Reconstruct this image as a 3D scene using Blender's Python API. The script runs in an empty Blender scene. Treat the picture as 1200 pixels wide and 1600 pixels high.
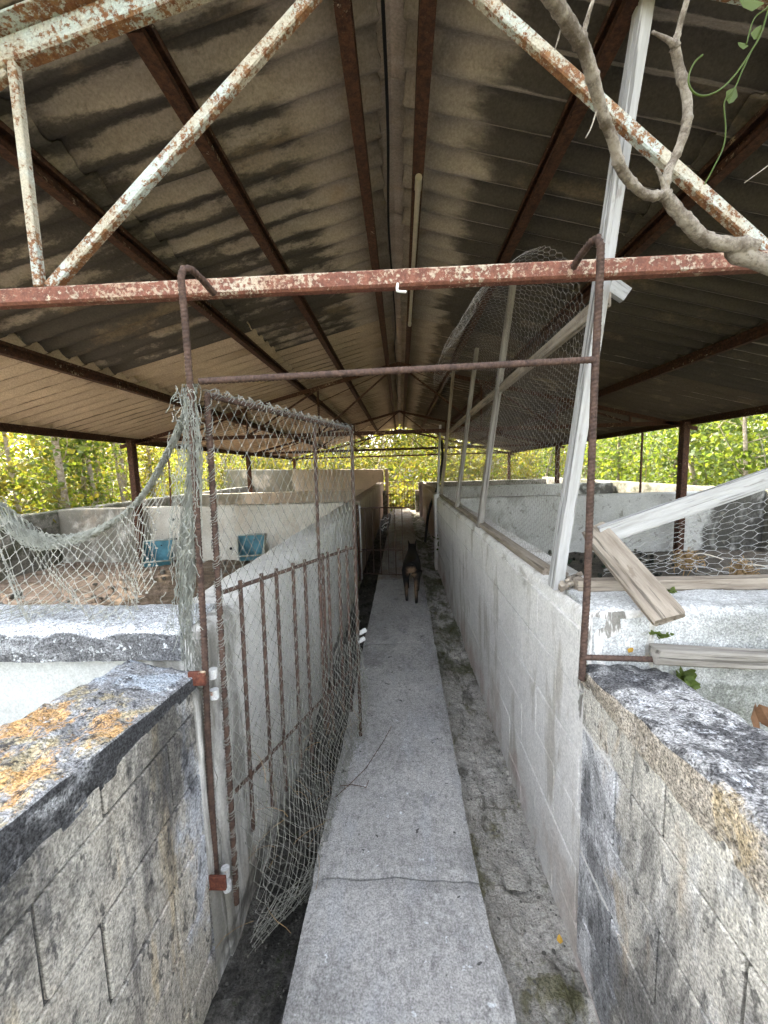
import bpy, math, random
import numpy as np
from mathutils import Vector, Matrix, noise, Euler

random.seed(7); rng = np.random.default_rng(7)
scn = bpy.context.scene
COL = scn.collection

# ------------------------------------------------------------------ camera
FPX = 640.0; VPX, VPY = 626.0, 726.0; ROLL = math.radians(1.7)
CAM = Vector((0, 0, 1.5))
_u, _v = (VPX - 600) / FPX, -(VPY - 800) / FPX
_c, _s = math.cos(ROLL), math.sin(ROLL)
_uu, _vv = _c * _u + _s * _v, -_s * _u + _c * _v
_pitch = math.atan2(_vv, 1.0); _yaw = math.atan(_uu / math.sqrt(1 + _vv * _vv))
_f = Vector((-math.sin(_yaw) * math.cos(_pitch), math.cos(_yaw) * math.cos(_pitch), -math.sin(_pitch)))
_r = Vector((math.cos(_yaw), math.sin(_yaw), 0)); _up = _r.cross(_f)
_r2 = _c * _r - _s * _up; _up2 = _s * _r + _c * _up
ROT = Matrix((_r2, _up2, -_f)).transposed()
cam_d = bpy.data.cameras.new('camera'); cam = bpy.data.objects.new('camera', cam_d); COL.objects.link(cam)
cam.matrix_world = Matrix.Translation(CAM) @ ROT.to_4x4()
cam_d.sensor_fit = 'HORIZONTAL'; cam_d.sensor_width = 36; cam_d.lens = 36 * FPX / 1200
cam_d.clip_start = 0.02; cam_d.clip_end = 2000
scn.camera = cam

def at(px, py, X=None, Y=None, Z=None):
    d = ROT @ Vector(((px - 600) / FPX, -(py - 800) / FPX, -1))
    if X is not None: t = X / d.x
    elif Y is not None: t = Y / d.y
    else: t = (Z - CAM.z) / d.z
    return CAM + d * t

# ------------------------------------------------------------------ light
SUN_DIR = Vector((-0.48, 0.62, 0.72)).normalized()       # towards the sun
wd = bpy.data.worlds.new('World'); scn.world = wd; wd.use_nodes = True
_nt = wd.node_tree; _bg = _nt.nodes['Background']
_sky = _nt.nodes.new('ShaderNodeTexSky'); _sky.sky_type = 'NISHITA'; _sky.sun_disc = False
_sky.sun_elevation = math.asin(SUN_DIR.z); _sky.sun_rotation = math.atan2(SUN_DIR.x, SUN_DIR.y)
_sky.air_density = 1.0; _sky.dust_density = 5.0; _sky.ozone_density = 0.3
_hs = _nt.nodes.new('ShaderNodeHueSaturation'); _hs.inputs['Saturation'].default_value = .32      # thin white haze over the blue
_nt.links.new(_sky.outputs[0], _hs.inputs['Color']); _nt.links.new(_hs.outputs[0], _bg.inputs[0]); _bg.inputs[1].default_value = 0.15
sun_d = bpy.data.lights.new('sun', 'SUN'); sun_d.energy = 2.5; sun_d.angle = math.radians(0.6); sun_d.color = (1, .9, .72)
sun = bpy.data.objects.new('sun', sun_d); COL.objects.link(sun)
sun.rotation_euler = SUN_DIR.to_track_quat('Z', 'Y').to_euler()
scn.view_settings.view_transform = 'Standard'; scn.view_settings.look = 'None'
scn.view_settings.exposure = 3.6; scn.view_settings.gamma = 1.0
scn.view_settings.use_curve_mapping = False
scn.cycles.max_bounces = 6; scn.cycles.diffuse_bounces = 3; scn.cycles.glossy_bounces = 1; scn.cycles.transmission_bounces = 3
scn.cycles.use_denoising = True; scn.cycles.use_adaptive_sampling = True; scn.cycles.adaptive_threshold = 0.04
scn.cycles.sample_clamp_indirect = 8

# ------------------------------------------------------------------ materials
class NT:
    def __init__(s, name):
        s.m = bpy.data.materials.new(name); s.m.use_nodes = True
        s.t = s.m.node_tree; s.t.nodes.clear()
        s.out = s.n('ShaderNodeOutputMaterial')
    def n(s, ty, **kw):
        nd = s.t.nodes.new(ty)
        for k, v in kw.items(): setattr(nd, k, v)
        return nd
    def l(s, a, b): s.t.links.new(a, b)
    def val(s, sock, v):
        if hasattr(v, 'is_output'): s.l(v, sock)
        else: sock.default_value = v
    def pos(s, kind='world'):
        if kind == 'world': return s.n('ShaderNodeNewGeometry').outputs['Position']
        return s.n('ShaderNodeTexCoord').outputs['Object']
    def noise(s, vec, scale=(1, 1, 1), off=0.0, detail=5, rough=.6, dist=0.0):
        mp = s.n('ShaderNodeMapping'); s.l(vec, mp.inputs[0])
        sc = scale if isinstance(scale, (tuple, list)) else (scale,) * 3
        mp.inputs['Scale'].default_value = sc; mp.inputs['Location'].default_value = (off * 3.1, off * 1.7, off * 2.3)
        no = s.n('ShaderNodeTexNoise'); s.l(mp.outputs[0], no.inputs['Vector'])
        no.inputs['Scale'].default_value = 1; no.inputs['Detail'].default_value = detail
        no.inputs['Roughness'].default_value = rough; no.inputs['Distortion'].default_value = dist
        return no.outputs['Fac']
    def vor(s, vec, scale, off=0, feature='F1'):
        mp = s.n('ShaderNodeMapping'); s.l(vec, mp.inputs[0]); mp.inputs['Location'].default_value = (off, off, off)
        no = s.n('ShaderNodeTexVoronoi', feature=feature); s.l(mp.outputs[0], no.inputs['Vector'])
        no.inputs['Scale'].default_value = scale
        return no.outputs['Distance']
    def ramp(s, fac, lo, hi, a=0.0, b=1.0, smooth=True):
        mr = s.n('ShaderNodeMapRange'); mr.clamp = True
        if smooth: mr.interpolation_type = 'SMOOTHSTEP'
        s.l(fac, mr.inputs[0]); mr.inputs[1].default_value = lo; mr.inputs[2].default_value = hi
        mr.inputs[3].default_value = a; mr.inputs[4].default_value = b
        return mr.outputs[0]
    def math(s, op, a, b=0.0):
        m = s.n('ShaderNodeMath', operation=op); s.val(m.inputs[0], a); s.val(m.inputs[1], b); return m.outputs[0]
    def mix(s, fac, a, b, mode='MIX'):
        m = s.n('ShaderNodeMix', data_type='RGBA', blend_type=mode)
        s.val(m.inputs[0], fac)
        for sock, v in ((m.inputs[6], a), (m.inputs[7], b)):
            if isinstance(v, (tuple, list)): v = (*v[:3], 1)
            s.val(sock, v)
        return m.outputs[2]
    def comp(s, vec, axis):
        sp = s.n('ShaderNodeSeparateXYZ'); s.l(vec, sp.inputs[0]); return sp.outputs[axis]
    def bump(s, h, strength=.5, dist=.01, normal=None):
        b = s.n('ShaderNodeBump'); s.l(h, b.inputs['Height'])
        b.inputs['Strength'].default_value = strength; b.inputs['Distance'].default_value = dist
        if normal is not None: s.l(normal, b.inputs['Normal'])
        return b.outputs[0]
    def bsdf(s, col, rough=.9, normal=None, metal=0.0, spec=.3):
        b = s.n('ShaderNodeBsdfPrincipled'); s.val(b.inputs['Base Color'], (*col, 1) if isinstance(col, tuple) else col)
        s.val(b.inputs['Roughness'], rough); s.val(b.inputs['Metallic'], metal)
        b.inputs['Specular IOR Level'].default_value = spec
        if normal is not None: s.l(normal, b.inputs['Normal'])
        s.l(b.outputs[0], s.out.inputs[0]); return b

def concrete(name, a, b, layers=(), grain=.35, gscale=140, bump=.6, bdist=.006, seed=0.0, coord='world', gthr=(.35, .65), bscale=26):
    """weathered mineral surface; layers: dict(c, s, lo, hi, k, off, d, r, mask=(axis,lo,hi[,wobble]))"""
    t = NT(name); P = t.pos(coord)
    col = t.mix(t.ramp(t.noise(P, 2.2, seed, 6, .65), .35, .65), a, b)
    for i, L in enumerate(layers):
        f = t.noise(P, L.get('s', 2), seed + 1.7 * (i + 1) + L.get('off', 0), L.get('d', 4), L.get('r', .68), L.get('dist', .3))
        if 'mask' in L:
            ms = L['mask'] if isinstance(L['mask'], list) else [L['mask']]
            for (ax, lo, hi, *w) in ms:
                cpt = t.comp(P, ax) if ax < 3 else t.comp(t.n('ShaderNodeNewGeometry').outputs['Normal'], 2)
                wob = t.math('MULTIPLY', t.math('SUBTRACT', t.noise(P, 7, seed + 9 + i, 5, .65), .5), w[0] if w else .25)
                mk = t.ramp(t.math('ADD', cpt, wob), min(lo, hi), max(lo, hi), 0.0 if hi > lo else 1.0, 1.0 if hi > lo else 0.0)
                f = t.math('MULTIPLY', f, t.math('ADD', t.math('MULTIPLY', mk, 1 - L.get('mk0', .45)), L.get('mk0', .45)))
        m = t.math('MULTIPLY', t.ramp(f, L['lo'], L['hi']), L.get('k', 1.0))
        col = t.mix(m, col, L['c'])
    g = t.noise(P, gscale, seed + 20, 3, .7)
    gg = t.ramp(g, gthr[0], gthr[1], 1 - grain, 1 + grain * .8, False)
    g2 = t.ramp(t.noise(P, gscale * .3, seed + 22, 4, .7), .3, .7, 1 - grain * .6, 1 + grain * .5, False)
    hs = t.n('ShaderNodeVectorMath', operation='SCALE'); t.l(col, hs.inputs[0]); t.l(t.math('MULTIPLY', gg, g2), hs.inputs['Scale'])
    h = t.math('ADD', t.math('MULTIPLY', g, .5), t.noise(P, bscale, seed + 3, 5, .75))
    t.bsdf(hs.outputs[0], .93, t.bump(h, bump, bdist), spec=.15)
    return t.m

BLACK = (.028, .028, .029); DARK = (.075, .075, .078)
MAT = {}
MAT['left_wall'] = concrete('weathered_block_left', (.54, .50, .43), (.41, .39, .35), [
    dict(c=(.58, .56, .50), s=(11, 11, 4), lo=.52, hi=.62, k=.6, d=5),
    dict(c=(.52, .55, .60), s=(5, 5, 2.2), lo=.40, hi=.54, k=.85, d=6, mask=(1, .82, 1.08), mk0=.2),
    dict(c=(.56, .46, .30), s=(7, 7, 1.6), lo=.55, hi=.64, k=.6),
    dict(c=(.04, .041, .044), s=(2.6, 2.6, 1.5), lo=.41, hi=.57, k=.80, d=7, r=.7, dist=.8, mask=(2, .55, .82, .3), mk0=.76),
    dict(c=(.07, .07, .078), s=(13, 13, 1.7), lo=.54, hi=.66, k=.6, d=5),
    dict(c=(.05, .05, .055), s=(34, 34, 20), lo=.57, hi=.64, k=.7, d=4)], grain=.5, gscale=170, seed=1.3, bump=.9, bscale=34)
MAT['mortar'] = concrete('dark_mortar_joint', (.15, .145, .135), (.08, .078, .075), [], grain=.5, seed=1.9)
MAT['left_cap'] = concrete('lichen_crust_left', (.34, .345, .355), (.22, .225, .235), [
    dict(c=(.46, .52, .59), s=9, lo=.42, hi=.56, k=.8, mask=(1, .88, 1.05), mk0=.5),
    dict(c=(.50, .41, .22), s=(13, 9, 9), lo=.46, hi=.60, k=.7, d=6, r=.8, mask=[(1, 1.1, .92), (3, .55, .8, .3)], mk0=.0),
    dict(c=(.62, .36, .14), s=(9, 5.5, 6), lo=.50, hi=.59, k=.85, d=6, r=.82, mask=[(1, 1.02, .9), (3, .65, .85, .3)], mk0=.0),
    dict(c=(.66, .68, .70), s=18, lo=.58, hi=.66, k=.9, d=5, r=.75),
    dict(c=(.05, .05, .055), s=22, lo=.55, hi=.62, k=.85, d=5, r=.78),
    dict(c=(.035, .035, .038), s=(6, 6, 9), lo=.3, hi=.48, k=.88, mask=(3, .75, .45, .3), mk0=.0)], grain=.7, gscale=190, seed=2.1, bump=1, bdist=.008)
MAT['left_cross'] = concrete('crusted_cross_wall_left', (.74, .76, .79), (.62, .64, .67), [
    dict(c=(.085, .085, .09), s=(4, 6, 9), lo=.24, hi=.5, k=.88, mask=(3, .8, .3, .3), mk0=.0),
    dict(c=(.70, .73, .76), s=40, lo=.57, hi=.64, k=.8),
    dict(c=(.20, .20, .21), s=36, lo=.55, hi=.62, k=.5)], grain=.7, gscale=190, seed=3.2, bump=.9, bdist=.008)
MAT['left_cross_paint'] = concrete('limewash_left', (.68, .70, .70), (.58, .60, .60), [
    dict(c=(.35, .36, .35), s=(5, 5, 3), lo=.58, hi=.72, k=.6)], grain=.15, seed=4.4, bump=.35)
MAT['corr_left'] = concrete('limewash_corridor_left', (.72, .71, .68), (.62, .61, .58), [
    dict(c=(.42, .36, .30), s=(2.4, 2.4, 1.2), lo=.5, hi=.66, k=.55, mask=(2, .55, -.1)),
    dict(c=(.20, .19, .165), s=(6, 6, 1.6), lo=.40, hi=.56, k=.8, mask=(1, 1.65, 1.3, .2), mk0=.68),
    dict(c=(.10, .095, .085), s=(3, 3, 4), lo=.42, hi=.6, k=.85, mask=(2, .12, -.1, .12), mk0=.0)], grain=.16, seed=5.1, bump=.5)
MAT['corr_right'] = concrete('limewash_corridor_right', (.75, .735, .71), (.66, .645, .62), [
    dict(c=(.47, .40, .34), s=(2.5, 2.5, 1.1), lo=.47, hi=.62, k=.6, mask=(2, .7, -.1), mk0=.5),
    dict(c=(.40, .37, .31), s=(7, 7, 1.7), lo=.53, hi=.66, k=.65),
    dict(c=(.30, .28, .24), s=(8, 4, 7), lo=.5, hi=.64, k=.6, mask=(2, .86, 1.0, .1), mk0=.35),
    dict(c=(.12, .11, .09), s=(16, 16, 4), lo=.52, hi=.6, k=.85, mask=[(1, 1.42, 1.22, .1), (2, .5, .75, .1)], mk0=.0),
    dict(c=(.48, .36, .33), s=(2.5, 2.5, 2), lo=.44, hi=.6, k=.5, mask=(2, .35, .0), mk0=0.0)], grain=.18, seed=6.2, bump=.7, bdist=.005)
MAT['right_wall'] = concrete('weathered_block_right', (.63, .60, .535), (.52, .495, .44), [
    dict(c=(.66, .65, .62), s=(11, 11, 4), lo=.52, hi=.62, k=.6, d=5),
    dict(c=(.50, .39, .27), s=(6, 6, 2), lo=.54, hi=.64, k=.5),
    dict(c=(.66, .67, .69), s=(4, 4, 1.4), lo=.30, hi=.44, k=.85, d=6, mask=[(1, .86, 1.02, .35), (2, .80, .66, .25)], mk0=.1),
    dict(c=(.05, .051, .055), s=(3.4, 2.6, .9), lo=.45, hi=.60, k=.72, d=7, r=.7, dist=.8, mask=(2, .90, .62), mk0=.80),
    dict(c=(.09, .09, .09), s=(14, 14, 2), lo=.55, hi=.66, k=.55, d=5),
    dict(c=(.06, .06, .06), s=(34, 34, 20), lo=.58, hi=.65, k=.65, d=4),
    dict(c=(.44, .34, .28), s=(4, 4, 2), lo=.4, hi=.55, k=.5, mask=(2, .2, -.1), mk0=0)], grain=.5, gscale=170, seed=7.7, bump=.9, bscale=34)
MAT['right_cap'] = concrete('crust_right', (.42, .42, .42), (.31, .31, .31), [
    dict(c=(.06, .06, .065), s=(12, 12, 12), lo=.46, hi=.58, k=.85, d=5, r=.75),
    dict(c=(.60, .62, .65), s=22, lo=.55, hi=.63, k=.8, d=5, r=.75),
    dict(c=(.05, .05, .055), s=(5, 4, 5), lo=.40, hi=.53, k=.75, mask=(1, .85, 1.1), mk0=.2),
    dict(c=(.46, .40, .32), s=(7, 5, 7), lo=.3, hi=.48, k=.8, mask=(3, .6, .3, .2), mk0=.0),
    dict(c=(.50, .35, .13), s=(12, 7, 9), lo=.50, hi=.64, k=.4, d=6, r=.8, mask=[(0, .57, .54, .03), (1, .74, .66, .08)], mk0=.0)], grain=.75, gscale=190, seed=8.5, bump=1, bdist=.008)
MAT['right_cross'] = concrete('crusted_cross_wall_right', (.60, .61, .61), (.47, .48, .48), [
    dict(c=(.28, .29, .28), s=(5, 5, 4), lo=.48, hi=.64, k=.7),
    dict(c=(.22, .23, .20), s=(4, 4, 4), lo=.36, hi=.55, k=.8, mask=(2, .86, .80, .03), mk0=0),
    dict(c=(.7, .7, .7), s=26, lo=.58, hi=.68, k=.6)], grain=.4, gscale=170, seed=5.5, bump=.9, bdist=.008)
MAT['pen_back_left'] = concrete('plaster_pen_left', (.64, .62, .57), (.54, .51, .45), [
    dict(c=(.14, .13, .105), s=(3, 3, 2.2), lo=.28, hi=.50, k=.92, mask=(0, -3.72, -3.92, .1), mk0=0),
    dict(c=(.42, .34, .26), s=(3, 3, 1.5), lo=.5, hi=.68, k=.5),
    dict(c=(.22, .20, .17), s=(26, 26, 20), lo=.64, hi=.68, k=.8),
    dict(c=(.20, .19, .16), s=(4, 4, 5), lo=.45, hi=.6, k=.7, mask=(2, .9, .98, .06), mk0=0.0)], grain=.18, seed=10.5, bump=.5)
MAT['pen_back_right'] = concrete('plaster_pen_right', (.60, .60, .58), (.50, .50, .47), [
    dict(c=(.055, .053, .045), s=(3, 3, 2.2), lo=.26, hi=.50, k=.92, mask=(0, 4.15, 4.45, .2), mk0=0),
    dict(c=(.28, .27, .24), s=(3, 3, 1.2), lo=.45, hi=.62, k=.7, mask=(0, 2.6, 2.0, .3), mk0=.3),
    dict(c=(.22, .21, .18), s=(10, 10, 8), lo=.58, hi=.66, k=.7)], grain=.2, seed=11.5, bump=.5)
MAT['moss_wall'] = concrete('mossy_perimeter_wall', (.20, .19, .16), (.12, .115, .10), [
    dict(c=(.05, .055, .03), s=(3, 3, 4), lo=.45, hi=.6, k=.8),
    dict(c=(.30, .28, .24), s=(4, 4, 3), lo=.55, hi=.68, k=.6)], grain=.35, gscale=80, seed=12.5)
MAT['beige_wall'] = concrete('beige_plaster', (.58, .50, .41), (.50, .43, .35), [
    dict(c=(.17, .16, .12), s=(1.2, 1.2, 1), lo=.30, hi=.48, k=.9, mask=(0, -3.6, -4.0, .3), mk0=0),
    dict(c=(.34, .29, .23), s=(2, 2, 1), lo=.52, hi=.66, k=.6)], grain=.15, seed=13.5)
MAT['pink_wall'] = concrete('pinkish_plaster', (.52, .42, .37), (.44, .35, .30), [
    dict(c=(.30, .24, .2), s=(3, 3, 1.2), lo=.5, hi=.66, k=.6),
    dict(c=(.62, .6, .57), s=(4, 4, 2), lo=.56, hi=.68, k=.6)], grain=.18, seed=14.5)
MAT['path'] = concrete('walkway_concrete', (.47, .465, .455), (.37, .365, .36), [
    dict(c=(.12, .12, .125), s=(4, 2.2, 3), lo=.50, hi=.68, k=.38),
    dict(c=(.46, .47, .48), s=(55, 34, 40), lo=.52, hi=.66, k=.35, d=3),
    dict(c=(.13, .13, .135), s=(48, 30, 40), lo=.54, hi=.68, k=.4, d=3, off=3),
    dict(c=(.13, .13, .135), s=(7, 5, 5), lo=.56, hi=.68, k=.5, d=7, r=.72),
    dict(c=(.30, .25, .205), s=(2, 1, 2), lo=.4, hi=.6, k=.8, mask=(1, 4.9, 5.4, .2), mk0=0),
    dict(c=(.42, .43, .45), s=(8, 3, 8), lo=.52, hi=.66, k=.5),
    dict(c=(.62, .65, .67), s=(19, 19, 19), lo=.665, hi=.69, k=.9, d=3),
    dict(c=(.06, .06, .06), s=(15, 15, 15), lo=.68, hi=.70, k=.85, d=3, off=4),
    dict(c=(.10, .10, .10), s=(10, 2, 4), lo=.5, hi=.66, k=.6, mask=(0, .14, .26, .06), mk0=.2)], grain=.38, gscale=170, seed=15.1, bump=.6, bdist=.004)
MAT['gutter_right'] = concrete('muddy_gutter', (.54, .525, .49), (.43, .41, .37), [
    dict(c=(.12, .115, .095), s=(7, 3.5, 6), lo=.52, hi=.63, k=.75),
    dict(c=(.11, .105, .03), s=(7, 4, 7), lo=.55, hi=.65, k=.7),
    dict(c=(.075, .082, .03), s=(3, 1.5, 3), lo=.44, hi=.58, k=.8, mask=(1, 2.2, 3.2, .6), mk0=.25),
    dict(c=(.38, .37, .35), s=(14, 10, 14), lo=.56, hi=.66, k=.6)], grain=.35, gscale=120, seed=16.1, bump=1, bdist=.02)
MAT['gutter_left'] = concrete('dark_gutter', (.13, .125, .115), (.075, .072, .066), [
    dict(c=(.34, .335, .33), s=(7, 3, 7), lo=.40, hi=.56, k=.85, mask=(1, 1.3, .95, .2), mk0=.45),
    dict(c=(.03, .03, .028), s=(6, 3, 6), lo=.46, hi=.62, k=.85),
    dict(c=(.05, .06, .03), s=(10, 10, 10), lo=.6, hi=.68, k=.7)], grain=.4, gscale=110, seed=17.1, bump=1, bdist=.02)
MAT['pen_floor_left'] = concrete('earth_floor_left', (.20, .15, .115), (.15, .112, .085), [
    dict(c=(.11, .085, .06), s=(1.5, 5, 3), lo=.47, hi=.62, k=.8),
    dict(c=(.28, .24, .20), s=(3, 8, 4), lo=.56, hi=.68, k=.7)], grain=.3, gscale=60, seed=18.1, bump=1, bdist=.02)
MAT['pen_floor_right'] = concrete('earth_floor_right', (.13, .115, .095), (.075, .068, .058), [
    dict(c=(.22, .19, .15), s=(3, 8, 4), lo=.56, hi=.68, k=.7)], grain=.35, gscale=60, seed=19.1, bump=1, bdist=.02)
MAT['ground'] = concrete('leaf_litter_ground', (.12, .09, .05), (.07, .06, .03), [
    dict(c=(.10, .12, .03), s=1.2, lo=.5, hi=.62, k=.8)], grain=.5, gscale=30, seed=20.1, bump=1, bdist=.03)
MAT['stone'] = concrete('debris_stone', (.20, .19, .17), (.09, .088, .08), [], grain=.3, seed=21.1)
MAT['dark_stone'] = concrete('dark_debris', (.06, .065, .055), (.03, .03, .028), [dict(c=(.03, .06, .03), s=9, lo=.5, hi=.6, k=.7)], grain=.3, seed=22.1)

def steel(name, rust=(.13, .055, .035), rust2=(.24, .10, .05), paint=(.52, .57, .54), cover=.5, scale=22, seed=0.0, stretch=(1, 1, 1), paint2=(.56, .47, .33), under=.07):
    t = NT(name); P = t.pos('object')
    sc = tuple(scale * k for k in stretch)
    r = t.mix(t.ramp(t.noise(P, 45, seed, 6, .7), .35, .65), rust, rust2)
    pc = t.mix(t.ramp(t.noise(P, 5, seed + 4, 4, .6), .42, .58), paint, paint2)
    lo = .5 + (0.5 - cover) * .42
    f = t.noise(P, sc, seed + 2, 9, .74)
    big = t.noise(P, (3.1, 3.1, 3.1), seed + 8, 3, .5)
    f = t.math('ADD', f, t.math('MULTIPLY', t.math('SUBTRACT', big, .5), .38))
    f = t.math('ADD', f, t.math('MULTIPLY', t.comp(t.n('ShaderNodeNewGeometry').outputs['Normal'], 2), under))
    f = t.math('ADD', f, t.math('MULTIPLY', t.math('SUBTRACT', t.noise(P, (9, 9, 9), seed + 12, 5, .7), .5), .45))
    m = t.ramp(f, lo - .045, lo + .045)
    col = t.mix(m, r, pc) if cover > 0 else r
    g = t.noise(P, 160, seed + 6, 4, .7)
    hs = t.n('ShaderNodeVectorMath', operation='SCALE'); t.l(col, hs.inputs[0]); t.l(t.ramp(g, .3, .7, .65, 1.25, False), hs.inputs['Scale'])
    h = t.math('ADD', t.math('MULTIPLY', g, .6), t.math('MULTIPLY', m, .6))
    t.bsdf(hs.outputs[0], .8, t.bump(h, .6, .003), spec=.25)
    return t.m
MAT['steel_paint'] = steel('peeling_mint_steel', (.19, .085, .045), (.30, .16, .075), (.50, .56, .53), .60, 60, 1, paint2=(.48, .44, .35))
MAT['steel_tie'] = steel('rust_red_steel', (.16, .068, .05), (.26, .11, .075), (.52, .45, .35), .37, 75, 2, paint2=(.46, .33, .24))
MAT['steel_rust'] = steel('dark_rust_steel', (.045, .024, .018), (.11, .05, .03), (.26, .17, .10), .14, 50, 3)
MAT['rebar'] = steel('rusted_rebar', (.055, .036, .03), (.11, .069, .053), (.3, .2, .15), 0, 20, 4)
MAT['hinge'] = steel('rust_plate', (.10, .035, .024), (.17, .06, .038), (.4, .38, .36), .08, 30, 5)
MAT['weld_white'] = steel('pale_pipe', (.22, .10, .07), (.3, .16, .11), (.62, .63, .63), .8, 30, 6, paint2=(.55, .55, .54))

def roofmat(name, base, base2, stain_shade, amt, seed, wav=.17):
    t = NT(name); P = t.pos('world'); O = t.pos('object'); oi = t.n('ShaderNodeObjectInfo').outputs['Random']
    col = t.mix(t.ramp(t.noise(P, (1.5, 5, 1.5), seed, 6, .65), .35, .65), base, base2)
    ax = t.math('ABSOLUTE', t.comp(P, 0)); yy = t.comp(O, 1)
    wob = t.math('MULTIPLY', t.math('SUBTRACT', t.noise(P, (1.2, 6, 1), seed + 2, 6, .7), .5), .55)
    ridge = t.ramp(t.math('ADD', ax, wob), .36, .50)
    wave = t.math('SINE', t.math('MULTIPLY', yy, 2 * math.pi / .177))  # dark band per corrugation: valley dirt plus fold shading painted into the colour
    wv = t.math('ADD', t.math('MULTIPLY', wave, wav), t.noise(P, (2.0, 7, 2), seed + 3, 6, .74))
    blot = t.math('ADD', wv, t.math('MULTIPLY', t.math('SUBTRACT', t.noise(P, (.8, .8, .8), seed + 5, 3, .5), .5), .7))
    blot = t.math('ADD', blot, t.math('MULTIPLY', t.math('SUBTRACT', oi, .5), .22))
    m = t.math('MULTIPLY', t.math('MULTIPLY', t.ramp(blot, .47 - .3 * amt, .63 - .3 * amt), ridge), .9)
    col = t.mix(m, col, stain_shade)
    tan = t.ramp(t.noise(P, (1.1, 3, 1.1), seed + 7, 7, .7), .54, .68)
    col = t.mix(t.math('MULTIPLY', tan, .45), col, (.36, .27, .17))
    g = t.noise(P, 90, seed + 6, 5, .7)
    hs = t.n('ShaderNodeVectorMath', operation='SCALE'); t.l(col, hs.inputs[0]); t.l(t.ramp(g, .3, .7, .72, 1.25, False), hs.inputs['Scale'])
    t.bsdf(hs.outputs[0], .95, t.bump(t.math('ADD', g, t.noise(P, 18, seed + 1, 6, .7)), .4, .004), spec=.1)
    return t.m
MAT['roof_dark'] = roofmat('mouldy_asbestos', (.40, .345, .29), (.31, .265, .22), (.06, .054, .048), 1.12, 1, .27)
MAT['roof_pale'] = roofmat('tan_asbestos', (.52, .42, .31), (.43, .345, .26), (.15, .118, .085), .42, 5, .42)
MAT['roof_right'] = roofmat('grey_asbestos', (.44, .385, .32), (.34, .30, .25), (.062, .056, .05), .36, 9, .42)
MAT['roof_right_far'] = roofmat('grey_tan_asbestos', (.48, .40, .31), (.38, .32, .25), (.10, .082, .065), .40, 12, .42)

def wood(name, a, b, crack=(.05, .045, .04), seed=0.0):
    t = NT(name); P = t.pos('object')
    col = t.mix(t.ramp(t.noise(P, (4, 45, 45), seed, 6, .7), .25, .75), a, b)
    cr = t.ramp(t.noise(P, (2.2, 75, 75), seed + 3, 4, .6), .57, .64)
    col = t.mix(t.math('MULTIPLY', cr, .6), col, crack)
    kn = t.ramp(t.noise(P, (9, 30, 30), seed + 7, 4, .6), .62, .72)
    col = t.mix(t.math('MULTIPLY', kn, .6), col, (a[0] * .4, a[1] * .36, a[2] * .33))
    h = t.math('SUBTRACT', t.noise(P, (3, 90, 90), seed + 1, 6, .7), t.math('MULTIPLY', cr, .8))
    t.bsdf(col, .9, t.bump(h, .8, .003), spec=.15)
    return t.m
MAT['wood_white'] = wood('whitewashed_wood', (.50, .50, .495), (.33, .325, .315), seed=1)
MAT['wood_grey'] = wood('grey_wood', (.34, .32, .29), (.17, .155, .135), seed=2)
MAT['wood_brown'] = wood('weathered_brown_wood', (.40, .35, .29), (.20, .165, .13), seed=3)

def plain(name, c, rough=.8, var=.25, scale=30, spec=.3):
    t = NT(name); P = t.pos('object')
    g = t.noise(P, scale, 1, 5, .65)
    hs = t.n('ShaderNodeVectorMath', operation='SCALE'); hs.inputs[0].default_value = c
    t.l(t.ramp(g, .3, .7, 1 - var, 1 + var, False), hs.inputs['Scale'])
    t.bsdf(hs.outputs[0], rough, t.bump(g, .2, .002), spec=spec)
    return t.m
MAT['net'] = plain('grey_green_cord', (.32, .32, .285), .9, .35, 25)
MAT['net_gate'] = plain('olive_cord', (.235, .235, .21), .9, .4, 12)
MAT['net_blue'] = plain('grey_blue_cord', (.28, .29, .26), .9, .35, 25)
MAT['wire'] = plain('galvanised_wire', (.34, .34, .33), .55, .4, 15, .5)
MAT['wire_rust'] = plain('rusty_wire', (.27, .25, .23), .7, .4, 15, .4)
MAT['cable'] = plain('black_cable', (.012, .012, .013), .6)
MAT['tube_white'] = plain('dusty_lamp_tube', (.46, .42, .34), .6, .15)
MAT['clip_white'] = plain('white_plastic', (.82, .82, .8), .5, .05)
MAT['trough'] = plain('blue_plastic', (.075, .21, .27), .6, .3, 9)
MAT['trough_rim'] = plain('pale_plastic', (.36, .38, .34), .7, .3, 12)
MAT['straw'] = plain('dry_straw', (.30, .20, .10), .9, .4, 30)
MAT['straw_stem'] = plain('pale_stem', (.62, .56, .45), .8, .2, 30)
MAT['dry_leaf'] = plain('brown_dry_leaf', (.16, .085, .045), .8, .4, 30)
MAT['yellow_leaf'] = plain('yellow_leaf', (.50, .30, .05), .8, .3, 30)
MAT['tank'] = concrete('grey_tank', (.36, .36, .35), (.28, .28, .27), [], grain=.2, seed=30)

def bark(name, a, b, seed=0):
    t = NT(name); P = t.pos('object')
    n1 = t.noise(P, (22, 22, 22), seed, 5, .75)
    col = t.mix(t.ramp(n1, .38, .62), a, b)
    col = t.mix(t.math('MULTIPLY', t.ramp(t.noise(P, (45, 45, 45), seed + 3, 5, .7), .55, .68), .7), col, (a[0] * .3, a[1] * .28, a[2] * .26))
    t.bsdf(col, .9, t.bump(t.noise(P, 48, seed + 1, 6, .75), 1.0, .012), spec=.1)
    return t.m
MAT['branch'] = bark('pale_branch_bark', (.42, .375, .315), (.17, .14, .11), 1)
MAT['trunk'] = bark('tree_bark', (.34, .29, .22), (.20, .165, .12), 2)

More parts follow.
